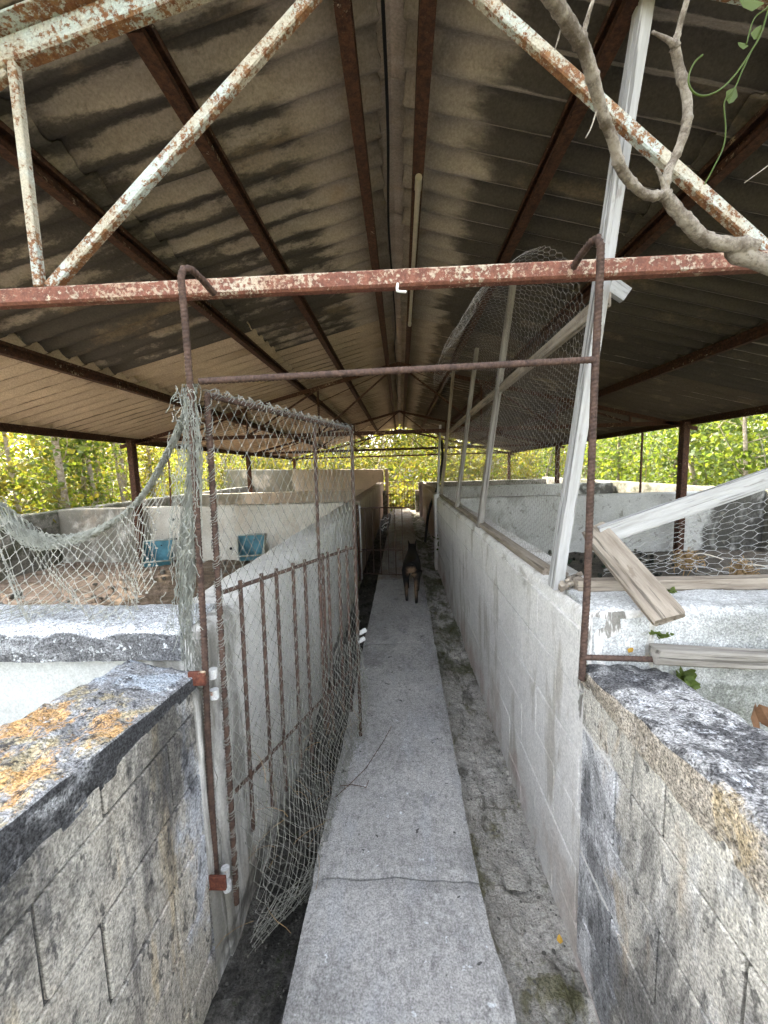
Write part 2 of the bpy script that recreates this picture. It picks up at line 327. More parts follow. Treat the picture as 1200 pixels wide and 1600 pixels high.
def leaf(name, c1, c2, tr, seed=0):
    t = NT(name); P = t.pos('world')
    f = t.ramp(t.noise(P, 1.3, seed, 4, .6), .35, .65); f2 = t.ramp(t.noise(P, 22, seed + 2, 2, .5), .3, .7)
    ff = t.math('ADD', t.math('MULTIPLY', f, .5), t.math('MULTIPLY', f2, .5))
    col = t.mix(ff, c1, c2)
    b = t.bsdf(col, .55, None, spec=.35)
    tl = t.n('ShaderNodeBsdfTranslucent'); t.l(t.mix(ff, tr, (tr[0] * 1.5, tr[1] * 1.15, tr[2] * .8)), tl.inputs[0])
    mx = t.n('ShaderNodeMixShader'); mx.inputs[0].default_value = .5
    t.l(b.outputs[0], mx.inputs[1]); t.l(tl.outputs[0], mx.inputs[2]); t.l(mx.outputs[0], t.out.inputs[0])
    return t.m
MAT['leaf'] = leaf('sunny_leaves', (.045, .085, .014), (.095, .12, .018), (.16, .215, .022), 1)
MAT['leaf_gold'] = leaf('golden_leaves', (.08, .09, .014), (.14, .115, .02), (.20, .20, .028), 2)
MAT['leaf_dark'] = leaf('deep_green_leaves', (.035, .065, .015), (.075, .105, .022), (.10, .16, .02), 3)
MAT['leaf_vine'] = leaf('vine_leaves', (.09, .14, .03), (.13, .17, .045), (.13, .21, .03), 4)
t = NT('dog_coat'); P = t.pos('object')
_f1 = t.math('ABSOLUTE', t.comp(P, 0))
_y = t.comp(P, 1); _z = t.comp(P, 2)
_w = t.math('MULTIPLY', t.math('SUBTRACT', t.noise(P, 30, 1, 4, .6), .5), .06)
_soft = t.math('MULTIPLY', t.math('SUBTRACT', t.noise(P, 18, 3, 4, .7), .5), .10)
_rump = t.math('MULTIPLY', t.ramp(t.math('ADD', _y, _w), .06, .0), t.math('MULTIPLY', t.ramp(t.math('ADD', _f1, _w), .07, .02), t.math('MULTIPLY', t.ramp(t.math('ADD', _z, _soft), .46, .40), t.ramp(t.math('ADD', _z, _soft), .28, .34))))
_leg = t.math('MULTIPLY', t.ramp(t.math('ADD', _y, _w), .05, -.03), t.math('MULTIPLY', t.ramp(t.math('ADD', _f1, _soft), .085, .045), t.ramp(t.math('ADD', _z, _soft), .36, .26)))
_m = t.math('MULTIPLY', t.math('MAXIMUM', _rump, t.math('MULTIPLY', _leg, .6)), t.ramp(_z, .05, .16))
_c = t.mix(_m, (.0045, .0042, .0042), (.24, .155, .095))
_g = t.noise(P, (120, 40, 60), 5, 4, .7)
t.bsdf(_c, .65, t.bump(_g, .5, .004), spec=.25); MAT['dog'] = t.m

# ------------------------------------------------------------------ mesh helpers
def mesh_of(name, V, F, smooth=False):
    me = bpy.data.meshes.new(name)
    V = [tuple(v) for v in V]
    me.from_pydata(V, [], F); me.update()
    if smooth: me.shade_smooth()
    return me
def obj(name, me, mat=None, parent=None, loc=None, mw=None):
    o = bpy.data.objects.new(name, me); COL.objects.link(o)
    if mat is not None and me is not None and len(me.materials) == 0: me.materials.append(MAT[mat])
    if parent is not None: o.parent = parent
    if loc is not None: o.location = loc
    if mw is not None: o.matrix_local = mw
    return o
def tag(o, label=None, cat=None, group=None, kind=None):
    if label: o['label'] = label
    if cat: o['category'] = cat
    if group: o['group'] = group
    if kind: o['kind'] = kind
    return o
def thing(name, label, cat, loc=(0, 0, 0), group=None):
    o = obj(name, None, loc=loc); o.empty_display_size = .1
    return tag(o, label, cat, group)

class MB:
    def __init__(s): s.V = []; s.F = []
    def add(s, V, F):
        k = len(s.V); s.V += [tuple(v) for v in V]; s.F += [tuple(i + k for i in f) for f in F]
    def box(s, c, size, rot=None, ch=0.0):
        V, F = cbox(size, ch)
        if rot is not None: V = [rot @ Vector(v) for v in V]
        s.add([Vector(v) + Vector(c) for v in V], F)
    def bar(s, a, b, w, h, ch=.003, roll=0.0):
        a, b = Vector(a), Vector(b); s.box((a + b) / 2, ((b - a).length, w, h), frame(a, b, roll), ch)
    def tube(s, pts, rad, n=8, caps=True):
        V, F = tube(pts, rad, n, caps); s.add(V, F)
    def mesh(s, name, smooth=False): return mesh_of(name, s.V, s.F, smooth)
    def build(s, name, mat, parent=None, smooth=False): return obj(name, s.mesh(name, smooth), mat, parent)

def frame(a, b, roll=0.0):
    x = (Vector(b) - Vector(a)).normalized()
    up = Vector((0, 0, 1)) if abs(x.z) < .95 else Vector((0, 1, 0))
    y = up.cross(x).normalized(); z = x.cross(y)
    R = Matrix((x, y, z)).transposed()
    return R @ Matrix.Rotation(roll, 3, 'X') if roll else R
def cbox(size, ch=0.0):
    hx, hy, hz = (k / 2 for k in size)
    if ch <= 0:
        V = [(sx * hx, sy * hy, sz * hz) for sx in (-1, 1) for sy in (-1, 1) for sz in (-1, 1)]
        return V, [(0, 1, 3, 2), (4, 6, 7, 5), (0, 4, 5, 1), (2, 3, 7, 6), (0, 2, 6, 4), (1, 5, 7, 3)]
    ch = min(ch, hx * .8, hy * .8, hz * .8)
    V = []; idx = {}
    for sx in (-1, 1):
        for sy in (-1, 1):
            for sz in (-1, 1):
                for k, d in enumerate(((0, 1, 1), (1, 0, 1), (1, 1, 0))):
                    idx[(sx, sy, sz, k)] = len(V)
                    V.append((sx * (hx - ch * d[0]), sy * (hy - ch * d[1]), sz * (hz - ch * d[2])))
    F = []
    I = lambda a, b, c, k: idx[(a, b, c, k)]
    for s_ in (-1, 1):
        q = [(-1, -1), (1, -1), (1, 1), (-1, 1)]
        if s_ < 0: q = q[::-1]
        F.append(tuple(I(s_, a, b, 0) for a, b in q))
        F.append(tuple(I(b, s_, a, 1) for a, b in q))
        F.append(tuple(I(a, b, s_, 2) for a, b in q))
    for a in (-1, 1):
        for b in (-1, 1):
            F.append((I(a, b, -1, 0), I(a, b, 1, 0), I(a, b, 1, 1), I(a, b, -1, 1))[::1 if a * b > 0 else -1])
            F.append((I(a, -1, b, 0), I(a, -1, b, 2), I(a, 1, b, 2), I(a, 1, b, 0))[::1 if a * b > 0 else -1])
            F.append((I(-1, a, b, 1), I(1, a, b, 1), I(1, a, b, 2), I(-1, a, b, 2))[::1 if a * b > 0 else -1])
            for c in (-1, 1):
                f = (I(a, b, c, 0), I(a, b, c, 1), I(a, b, c, 2))
                F.append(f if a * b * c > 0 else f[::-1])
    return V, F
def tube(pts, rad, n=8, caps=True, phase=0.0):
    pts = [Vector(p) for p in pts]; m = len(pts)
    rad = [rad] * m if not hasattr(rad, '__len__') else rad
    V = []; F = []
    tan = [(pts[min(i + 1, m - 1)] - pts[max(i - 1, 0)]).normalized() for i in range(m)]
    ref = Vector((0, 0, 1)) if abs(tan[0].z) < .9 else Vector((1, 0, 0))
    u = (ref - tan[0] * ref.dot(tan[0])).normalized()
    for i in range(m):
        u = (u - tan[i] * u.dot(tan[i]))
        u = u.normalized() if u.length > 1e-6 else tan[i].orthogonal().normalized()
        w = tan[i].cross(u)
        for k in range(n):
            a = 2 * math.pi * k / n + phase
            V.append(pts[i] + (u * math.cos(a) + w * math.sin(a)) * rad[i])
    for i in range(m - 1):
        for k in range(n):
            F.append((i * n + k, i * n + (k + 1) % n, (i + 1) * n + (k + 1) % n, (i + 1) * n + k))
    if caps:
        F.append(tuple(range(n))[::-1]); F.append(tuple((m - 1) * n + k for k in range(n)))
    return V, F
def resample(pts, step):
    pts = [Vector(p) for p in pts]; out = [pts[0]]
    for a, b in zip(pts, pts[1:]):
        k = max(1, int((b - a).length / step))
        out += [a.lerp(b, (i + 1) / k) for i in range(k)]
    return out
def smooth_path(pts, n=8):
    pts = [Vector(p) for p in pts]; P = [pts[0]] + pts + [pts[-1]]; out = []
    for i in range(1, len(P) - 2):
        p0, p1, p2, p3 = P[i - 1:i + 3]
        for k in range(n):
            t_ = k / n
            out.append(.5 * ((2 * p1) + (p2 - p0) * t_ + (2 * p0 - 5 * p1 + 4 * p2 - p3) * t_ ** 2 + (3 * p1 - p0 - 3 * p2 + p3) * t_ ** 3))
    return out + [pts[-1]]
def rebar(pts, r=.008, n=9, pitch=.011):
    """deformed bar: raised slanting ribs along the whole length"""
    pts = resample(pts, pitch / 3); m = len(pts)
    V, F = tube(pts, r, n)
    for i in range(m):
        c = pts[i]
        for k in range(n):
            ph = (i / 3 + k / n * (1 if (k * 2 < n) else -1)) % 1.0
            bump = 1.18 if ph < .4 else .88
            if k in (0, n // 2): bump = 1.12
            j = i * n + k; V[j] = c + (V[j] - c) * (bump + random.uniform(-.02, .02))
    return V, F
def wires(edges, r, n=3):
    """edges: list of (a,b) points -> thin prisms (numpy, fast)"""
    A = np.array([tuple(e[0]) for e in edges]); B = np.array([tuple(e[1]) for e in edges])
    D = B - A; L = np.linalg.norm(D, axis=1, keepdims=True); L[L < 1e-9] = 1e-9; D /= L
    ref = np.where(np.abs(D[:, 2:3]) < .9, np.array([[0, 0, 1.]]), np.array([[1., 0, 0]]))
    U = np.cross(D, ref); U /= np.linalg.norm(U, axis=1, keepdims=True); W = np.cross(D, U)
    rr = np.array(r).reshape(-1, 1) if hasattr(r, '__len__') else r
    V = []
    for P_ in (A - D * rr * .5, B + D * rr * .5):
        for k in range(n):
            a = 2 * math.pi * k / n; V.append(P_ + (U * math.cos(a) + W * math.sin(a)) * rr)
    V = np.stack(V, 1).reshape(-1, 3)
    F = []
    for i in range(len(A)):
        o = i * 2 * n
        for k in range(n): F.append((o + k, o + (k + 1) % n, o + n + (k + 1) % n, o + n + k))
    return V.tolist(), F
def nz(p, f=1.0, o=0.0): return noise.noise(Vector((p[0] * f + o, p[1] * f - o * 1.3, p[2] * f + o * .7)))
def fbm(p, f=1.0, o=0.0, k=3):
    return sum(nz(p, f * 2 ** i, o + i * 7) / 2 ** i for i in range(k))

def sweep_wall(p0, p1, th, z0, ztop, res=.04, amp=.006, rnd=.03, tilt=0.0, freq=6, seed=0.0, zres=.08, ampt=None):
    """wall standing on the line p0-p1 (centre line), ztop float or (start,end); rounded uneven top, rough faces"""
    p0, p1 = Vector(p0), Vector(p1); L = (p1 - p0).length; d = (p1 - p0) / L; nrm = Vector((-d.y, d.x, 0))
    z_a, z_b = ztop if hasattr(ztop, '__len__') else (ztop, ztop)
    ampt = amp if ampt is None else ampt
    prof = []
    nzv = max(2, int((min(z_a, z_b) - rnd - z0) / zres)); nt = max(3, int(th / res))
    for i in range(nzv + 1): prof.append((1, i / nzv, 'f'))
    for k in (1, 2): prof.append((1, k / 3, 'c'))
    for i in range(nt + 1): prof.append((1 - 2 * i / nt, 1, 't'))
    for k in (2, 1): prof.append((-1, k / 3, 'c'))
    for i in range(nzv, -1, -1): prof.append((-1, i / nzv, 'f'))
    n = max(2, int(L / res)); V = []; F = []; m = len(prof)
    for j in range(n + 1):
        t_ = j / n; c = p0 + (p1 - p0) * t_; zt = z_a + (z_b - z_a) * t_
        for (side, q, kd) in prof:
            if kd == 'f': off = side * th / 2; z = z0 + (zt - rnd - z0) * q; out = nrm * side; a_ = amp
            elif kd == 'c':
                an = q * math.pi / 2; off = side * (th / 2 - rnd + rnd * math.cos(an)); z = zt - rnd + rnd * math.sin(an)
                out = nrm * side * math.cos(an) + Vector((0, 0, 1)) * math.sin(an); a_ = (amp + ampt) / 2
            else: off = side * (th / 2 - rnd); z = zt; out = Vector((0, 0, 1)); a_ = ampt
            p = c + nrm * off + Vector((0, 0, z))
            p.z += tilt * off * ((z - z0) / (zt - z0)) ** 6
            p += out * (fbm(p, freq, seed) * a_ + fbm(p, freq * 4, seed + 5, 2) * a_ * .5)
            V.append(p)
    for j in range(n):
        for i in range(m - 1): F.append((j * m + i, (j + 1) * m + i, (j + 1) * m + i + 1, j * m + i + 1))
    F.append(tuple(range(m))); F.append(tuple(n * m + i for i in range(m))[::-1])
    return V, F
def grid(x0, x1, y0, y1, zf, nx, ny, jitter=None):
    V = []; F = []
    for j in range(ny + 1):
        for i in range(nx + 1):
            x = x0 + (x1 - x0) * i / nx; y = y0 + (y1 - y0) * j / ny
            V.append((x, y, zf(x, y)))
    for j in range(ny):
        for i in range(nx): a = j * (nx + 1) + i; F.append((a, a + 1, a + nx + 2, a + nx + 1))
    return V, F
def plank(name, a, b, w, th, mat, label=None, cat='plank', group=None, roll=0.0, groove=False, ragged=0.0, seed=1, parent=None):
    """weathered board with its length on local x"""
    a, b = Vector(a), Vector(b); L = (b - a).length; rs = random.Random(seed)
    mb = MB(); ws = [(-w / 4 - .0015, w / 2 - .003), (w / 4 + .0015, w / 2 - .003)] if groove else [(0, w)]
    for (oy, ww) in ws:
        n = max(6, int(L / .05)); V = []; F = []
        prof = [(-1, -1), (-.86, -1.0), (.86, -1), (1, -.8), (1, .8), (.86, 1), (-.86, 1), (-1, .8), (-1, -.8)][1:]
        m = len(prof); e0 = [rs.uniform(0, ragged) for _ in prof]; e1 = [rs.uniform(0, ragged) for _ in prof]
        for j in range(n + 1):
            x = -L / 2 + L * j / n
            for k, (py, pz) in enumerate(prof):
                xx = x + (e0[k] if j == 0 else 0) - (e1[k] if j == n else 0)
                q = Vector((xx * .5 + seed * 3, py * 2, pz * 2))
                dn = noise.noise(q * 3) * .05 + noise.noise(q * 9) * .03
                V.append((xx, oy + py * ww / 2 * (1 + dn), pz * th / 2 * (1 + dn * 1.5) + noise.noise(Vector((x * 2, seed, 0))) * .004))
        for j in range(n):
            for k in range(m): F.append((j * m + k, j * m + (k + 1) % m, (j + 1) * m + (k + 1) % m, (j + 1) * m + k))
        F.append(tuple(range(m))[::-1]); F.append(tuple(n * m + k for k in range(m)))
        mb.add(V, F)
    o = mb.build(name, mat, parent)
    o.matrix_world = Matrix.Translation((a + b) / 2) @ frame(a, b, roll).to_4x4()
    if label: tag(o, label, cat, group)
    return o

# ------------------------------------------------------------------ ground, path, floors
def gz(x, y): return -.42 + .05 * fbm((x, y, 0), .3) if abs(x) < 40 and -30 < y < 60 else -.42
V, F = grid(-40, 40, -30, 60, lambda x, y: -.42 + .06 * fbm((x, y, 0), .35) + (.30 if (abs(x) > 5.6 or y > 17.5) else 0), 80, 90)
k = len(V); R_ = 600
V += [(-R_, -R_, -.45), (R_, -R_, -.45), (R_, R_, -.45), (-R_, R_, -.45)]; F.append((k, k + 1, k + 2, k + 3))
tag(obj('ground', mesh_of('ground', V, F, True), 'ground'), kind='structure')

path = obj('path', None); tag(path, kind='structure')
def slab(y0, y1, seed):
    xl = lambda y: -.365 + .004 * y + .007 * fbm((seed, y, 0), 1.7) + .005 * nz((seed, y, 0), 9)
    xr = lambda y: .24 + .0035 * y + .006 * fbm((seed + 9, y, 3), 1.9) + .006 * nz((seed, y, 5), 8) + (.035 * math.exp(-((y - .98) / .16) ** 2))
    ny = max(10, int((y1 - y0) / .035)); nx = 14; V = []; F = []
    for j in range(ny + 1):
        t_ = j / ny
        for i in range(nx + 1):
            s_ = i / nx
            e0 = .022 * fbm((s_ * 2.2, 1, 7 + y0), 1.3) + .007 * nz((s_ * 14, y0, 1)); e1 = .022 * fbm((s_ * 2.2, 1, 7 + y1), 1.3) + .007 * nz((s_ * 14, y1, 1))
            y = y0 + e0 + .0035 + (y1 + e1 - .007 - y0 - e0) * t_
            x = xl(y) + (xr(y) - xl(y)) * s_
            ed = min(s_, 1 - s_) * .6; et = min(t_ * (y1 - y0), (1 - t_) * (y1 - y0))
            z = .004 * fbm((x, y, seed), 4) - .012 * max(0, 1 - ed / .02) - .006 * max(0, 1 - et / .03)
            V.append((x, y, z))
    nt = len(V); W = nx + 1
    ring = [i for i in range(W)] + [j * W + nx for j in range(1, ny + 1)] + [ny * W + i for i in range(nx - 1, -1, -1)] + [j * W for j in range(ny - 1, 0, -1)]
    for j in range(ny):
        for i in range(nx): a = j * W + i; F.append((a, a + 1, a + W + 1, a + W))
    for r_ in ring:
        x, y, z = V[r_]; V.append((x + .01 * nz((x * 9, y * 9, 2)), y, -.3))
    for i in range(len(ring)):
        b = (i + 1) % len(ring); F.append((ring[i], nt + i, nt + b, ring[b]))
    return mesh_of('slab', V, F, False)
cuts = [-2.2, -.3, 1.335, 3.32, 5.22, 7.3, 9.4, 11.4, 14.0]
for i, (a, b) in enumerate(zip(cuts, cuts[1:])): obj('slab', slab(a, b, i * 1.7), 'path', path)

def gutr(x, y):
    e = .02 * max(0, fbm((x, y, 1), 7)) + .012 * fbm((x, y, 4), 22, 0, 2)
    c = max(0, .38 - x) * .28 * (.6 + .7 * nz((x, y, 2), 4))
    dv = noise.voronoi(Vector((x * 13 + .8 * nz((x, y, 6), 9), y * 10 + .8 * nz((x, y, 7), 9), 0)))[0]
    pl = min(1, (dv[1] - dv[0]) * 3.2) * .013 * max(0, min(1, .5 + 2.2 * nz((x, y, 11), 3.1)))
    return -.13 + e + pl + max(0, c) + .02 * fbm((x, y, 0), 2)
V, F = grid(.18, .70, -1.5, 14.5, gutr, 40, 1100)
tag(obj('gutter_right', mesh_of('gutter_right', V, F), 'gutter_right'), kind='structure')
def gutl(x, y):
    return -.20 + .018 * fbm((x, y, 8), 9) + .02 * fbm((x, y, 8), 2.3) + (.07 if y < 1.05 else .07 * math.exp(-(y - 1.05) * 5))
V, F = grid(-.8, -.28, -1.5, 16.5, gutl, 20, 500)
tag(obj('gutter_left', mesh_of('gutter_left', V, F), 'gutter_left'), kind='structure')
V, F = grid(-5.4, -.7, 1.35, 15.5, lambda x, y: .13 + .03 * fbm((x * .6, y, 3), 1.8) + .02 * fbm((x, y, 3), 6), 90, 200)
tag(obj('pen_floor_left', mesh_of('pen_floor_left', V, F, True), 'pen_floor_left'), kind='structure')
V, F = grid(.7, 5.3, 1.35, 15.5, lambda x, y: .13 + .03 * fbm((x * .6, y, 5), 1.8) + .025 * fbm((x, y, 3), 6), 90, 200)
tag(obj('pen_floor_right', mesh_of('pen_floor_right', V, F, True), 'pen_floor_right'), kind='structure')

# ------------------------------------------------------------------ walls
def wall(name, label, mat, p0, p1, th, z0, zt, **kw):
    V, F = sweep_wall(p0, p1, th, z0, zt, **kw)
    o = obj(name, mesh_of(name, V, F, True), mat)
    return tag(o, label, 'wall')
def block_wall(name, label, side, x, y0, y1, courses, joints, core_mat, bmat, depth=.05, th=.2, ch=.006, ztops=None):
    """hollow-block wall along y whose visible face lies at x; side=+1 face looks to +x"""
    root = thing(name, label, 'wall', ((x - side * th / 2), (y0 + y1) / 2, courses[-1]))
    off = Vector(root.location)
    mb = MB()
    mb.box(Vector((x - side * (th / 2 + .009), (y0 + y1) / 2, (courses[0] - .012 + courses[-1]) / 2)) - off, (th, y1 - y0 - .01, courses[0] - .012 - courses[-1]))
    mb.build('mortar_core', core_mat, root)
    cache = {}
    for ci, (zt, zb) in enumerate(zip(courses, courses[1:])):
        ys = sorted([y for y in joints[ci] if y0 < y < y1] + [y0, y1])
        for a, b in zip(ys, ys[1:]):
            key = (round(b - a, 3), round(zt - zb, 3))
            if key not in cache:
                V, F = cbox((depth, b - a - .008, zt - zb - .008), ch); cache[key] = mesh_of('block', V, F); cache[key].materials.append(MAT[bmat])
            o = obj('block', cache[key], None, root, Vector((x - side * (depth / 2) + random.uniform(-.001, .001), (a + b) / 2, (zt + zb) / 2)) - off)
            o.rotation_euler = (random.uniform(-.004, .004), random.uniform(-.006, .006), random.uniform(-.003, .003))
    return root
def rng_j(start, step, lo, hi):
    out = []; y = start
    while y > lo: y -= step
    while y < hi: out.append(y); y += step
    return out
# near left
LW = block_wall('block_wall', 'mildewed grey block wall at lower left with orange lichen along its top', 1, -.62, -1.6, 1.105,
    [.885, .80, .605, .41, .215, .02, -.18, -.38], [rng_j(.735, .4, -2, 2), rng_j(.965, .395, -2, 2), rng_j(.70, .395, -2, 2), rng_j(.93, .395, -2, 2), rng_j(.7, .395, -2, 2), rng_j(.95, .395, -2, 2), rng_j(.7, .395, -2, 2)],
    'mortar', 'left_wall', th=.22, ch=.0035)
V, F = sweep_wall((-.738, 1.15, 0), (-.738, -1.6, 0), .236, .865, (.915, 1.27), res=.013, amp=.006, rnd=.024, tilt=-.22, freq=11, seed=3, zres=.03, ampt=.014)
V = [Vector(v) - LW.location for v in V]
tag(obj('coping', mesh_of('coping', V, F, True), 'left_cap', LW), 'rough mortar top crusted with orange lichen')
# near right
RW = block_wall('block_wall', 'grey block wall at lower right with black mildew streaks below its crusted top', -1, .53, -1.6, 1.185,
    [.865, .70, .485, .285, .085, -.115, -.33], [rng_j(.80, .4, -2, 2), rng_j(.99, .4, -2, 2), rng_j(.80, .4, -2, 2), rng_j(.99, .4, -2, 2), rng_j(.8, .4, -2, 2), rng_j(.99, .4, -2, 2)],
    'mortar', 'right_wall', th=.2, ch=.003)
V, F = sweep_wall((.637, 1.19, 0), (.637, -1.6, 0), .222, .835, (.885, 1.20), res=.013, amp=.008, rnd=.02, tilt=.0, freq=9, seed=13, zres=.03, ampt=.012)
V = [Vector(v) - RW.location for v in V]
tag(obj('coping', mesh_of('coping', V, F, True), 'right_cap', RW), 'pale crusted mortar top with black specks')
# left cross wall (front of the left pens)
CW = thing('cross_wall', 'low whitewashed cross wall with thick crusted grey coping under the fishing net', 'wall', (-3.2, 1.33, -.3))
V, F = sweep_wall((-.72, 1.33, 0), (-5.6, 1.33, 0), .19, -.35, .93, res=.05, amp=.004, seed=21)
obj('wall_face', mesh_of('wall_face', [Vector(v) - CW.location for v in V], F, True), 'left_cross_paint', CW)
V, F = sweep_wall((-.69, 1.32, 0), (-5.6, 1.32, 0), .27, .915, (1.02, 1.03), res=.018, amp=.010, rnd=.035, freq=7, seed=25, zres=.025, ampt=.010)
obj('coping', mesh_of('coping', [Vector(v) - CW.location for v in V], F, True), 'left_cross', CW)
# right cross wall
CR = thing('cross_wall', 'white crusted cross wall carrying a timber and torn chicken wire, right of the corridor', 'wall', (3.2, 1.31, -.3))
V, F = sweep_wall((.56, 1.31, 0), (5.6, 1.31, 0), .22, -.35, (1.055, 1.05), res=.022, amp=.007, rnd=.03, freq=7, seed=31, zres=.04, ampt=.008)
obj('wall_face', mesh_of('wall_face', [Vector(v) - CR.location for v in V], F, True), 'right_cross', CR)
# corridor walls
CLW = thing('corridor_wall', 'white limewashed corridor wall behind the open net gate', 'wall', (-.745, 3.6, -.3))
for nm, pa, pb, zz, xx in (('plaster', 1.2, 6.05, (1.0, .96), -.745), ('plaster_end', 1.112, 1.215, (.85, .85), -.752)):
    V, F = sweep_wall((xx, pa, 0), (xx, pb, 0), .25, -.4, zz, res=.03, amp=.006, rnd=.045, seed=41, ampt=.008)
    obj(nm, mesh_of(nm, [Vector(v) - CLW.location for v in V], F, True), 'corr_left', CLW)
CRW = thing('corridor_wall', 'long white limewashed block wall along the right of the walkway', 'wall', (.65, 3.6, -.3))
V, F = sweep_wall((.64, 1.2, 0), (.64, 6.2, 0), .2, -.4, (1.045, 1.0), res=.03, amp=.003, rnd=.03, seed=45, ampt=.006)
obj('plaster', mesh_of('plaster', [Vector(v) - CRW.location for v in V], F, True), 'corr_right', CRW)
cs = [.99, .79, .59, .39, .19, -.01, -.2]; cache = {}
for ci, (zt, zb) in enumerate(zip(cs, cs[1:])):
    ys = [1.225] + [y for y in rng_j(1.6 + (.2 if ci % 2 else 0), .4, 1.3, 6.1)] + [6.18]
    for a, b in zip(ys, ys[1:]):
        if b - a < .05: continue
        key = round(b - a, 3)
        if key not in cache:
            Vb, Fb = cbox((.03, b - a - .004, zt - zb - .004), .0025); cache[key] = mesh_of('block', Vb, Fb); cache[key].materials.append(MAT['corr_right'])
        o = obj('block', cache[key], None, CRW, Vector((.5455 + random.uniform(-.0012, .0012), (a + b) / 2, (zt + zb) / 2)) - CRW.location)
        o.rotation_euler = (0, random.uniform(-.004, .004), random.uniform(-.003, .003))
wall('pillar', 'white pillar where the right corridor wall is interrupted', 'corr_right', (.60, 6.2, 0), (.60, 6.42, 0), .2, -.4, 1.04, res=.05, amp=.004, seed=47)
wall('corridor_wall', 'pinkish plastered wall along the right of the far walkway', 'pink_wall', (.74, 6.6, 0), (.74, 14.6, 0), .2, -.4, (.92, .86), res=.08, amp=.006, seed=48)
wall('corridor_wall', 'pinkish plastered wall along the left of the far walkway', 'pink_wall', (-.74, 6.2, 0), (-.74, 14.4, 0), .2, -.4, (.97, .9), res=.08, amp=.006, seed=49)
# pen walls
wall('pen_wall', 'white pen back wall with a grey mildewed end, behind the blue troughs', 'pen_back_left', (-.87, 6.15, 0), (-5.3, 6.15, 0), .18, -.3, .965, res=.05, amp=.006, seed=51)
wall('pen_wall', 'white pen back wall behind the fallen planks, blackened at its right end', 'pen_back_right', (.85, 6.15, 0), (5.2, 6.15, 0), .18, -.3, .985, res=.05, amp=.006, seed=52)
wall('perimeter_wall', 'dark mossy outer wall of the left pens below the trees', 'moss_wall', (-5.4, 1.4, 0), (-5.4, 15.4, 0), .2, -.4, (.97, .9), res=.1, amp=.012, seed=53)
wall('perimeter_wall', 'dark mossy outer wall of the right pens below the shrubs', 'moss_wall', (5.3, 1.4, 0), (5.3, 15.4, 0), .2, -.4, (1.02, .9), res=.1, amp=.012, seed=54)
wall('pen_wall', 'low plastered partition between the middle and far left pens', 'beige_wall', (-.87, 10.3, 0), (-5.25, 10.3, 0), .18, -.3, .9, res=.08, amp=.006, seed=55)
wall('pen_wall', 'low grey partition between the middle and far right pens', 'pen_back_right', (.87, 10.3, 0), (5.15, 10.3, 0), .18, -.3, .92, res=.08, amp=.006, seed=56)
wall('end_wall', 'tall beige wall closing the far left pens', 'beige_wall', (-.62, 14.7, 0), (-6.4, 14.7, 0), .2, -.4, (1.36, 1.5), res=.1, amp=.006, seed=57)
wall('end_wall', 'low dark wall closing the far right pens', 'moss_wall', (.62, 15.1, 0), (5.2, 15.1, 0), .2, -.4, .84, res=.1, amp=.01, seed=58)

# ------------------------------------------------------------------ shed: trusses, purlins, sheets
SL = .25; DROP = .0145
def drop(y): return DROP * (y - 1.3)
def zpur(x, y): return 2.99 - SL * abs(x) - drop(y)
shed = thing('open_shed', 'open shed of rusty steel trusses under a mouldy corrugated asbestos cement gable roof', 'shed', (0, 8, 0))
SO = shed.location
def spart(mb, name, mat, smooth=False, parent=shed):
    mb.V = [Vector(v) - SO for v in mb.V]
    return mb.build(name, mat, parent, smooth)
def angle_iron(mb, a, b, leg=.05, th=.006, roll=0.0, flip=1):
    a, b = Vector(a), Vector(b); L = (b - a).length; R = frame(a, b, roll); c = (a + b) / 2
    V1, F1 = cbox((L, leg, th), .001); mb.add([c + R @ (Vector(v) + Vector((0, flip * leg / 2, 0))) for v in V1], F1)
    V1, F1 = cbox((L, th, leg - th), .001); mb.add([c + R @ (Vector(v) + Vector((0, flip * th / 2, -leg / 2))) for v in V1], F1)
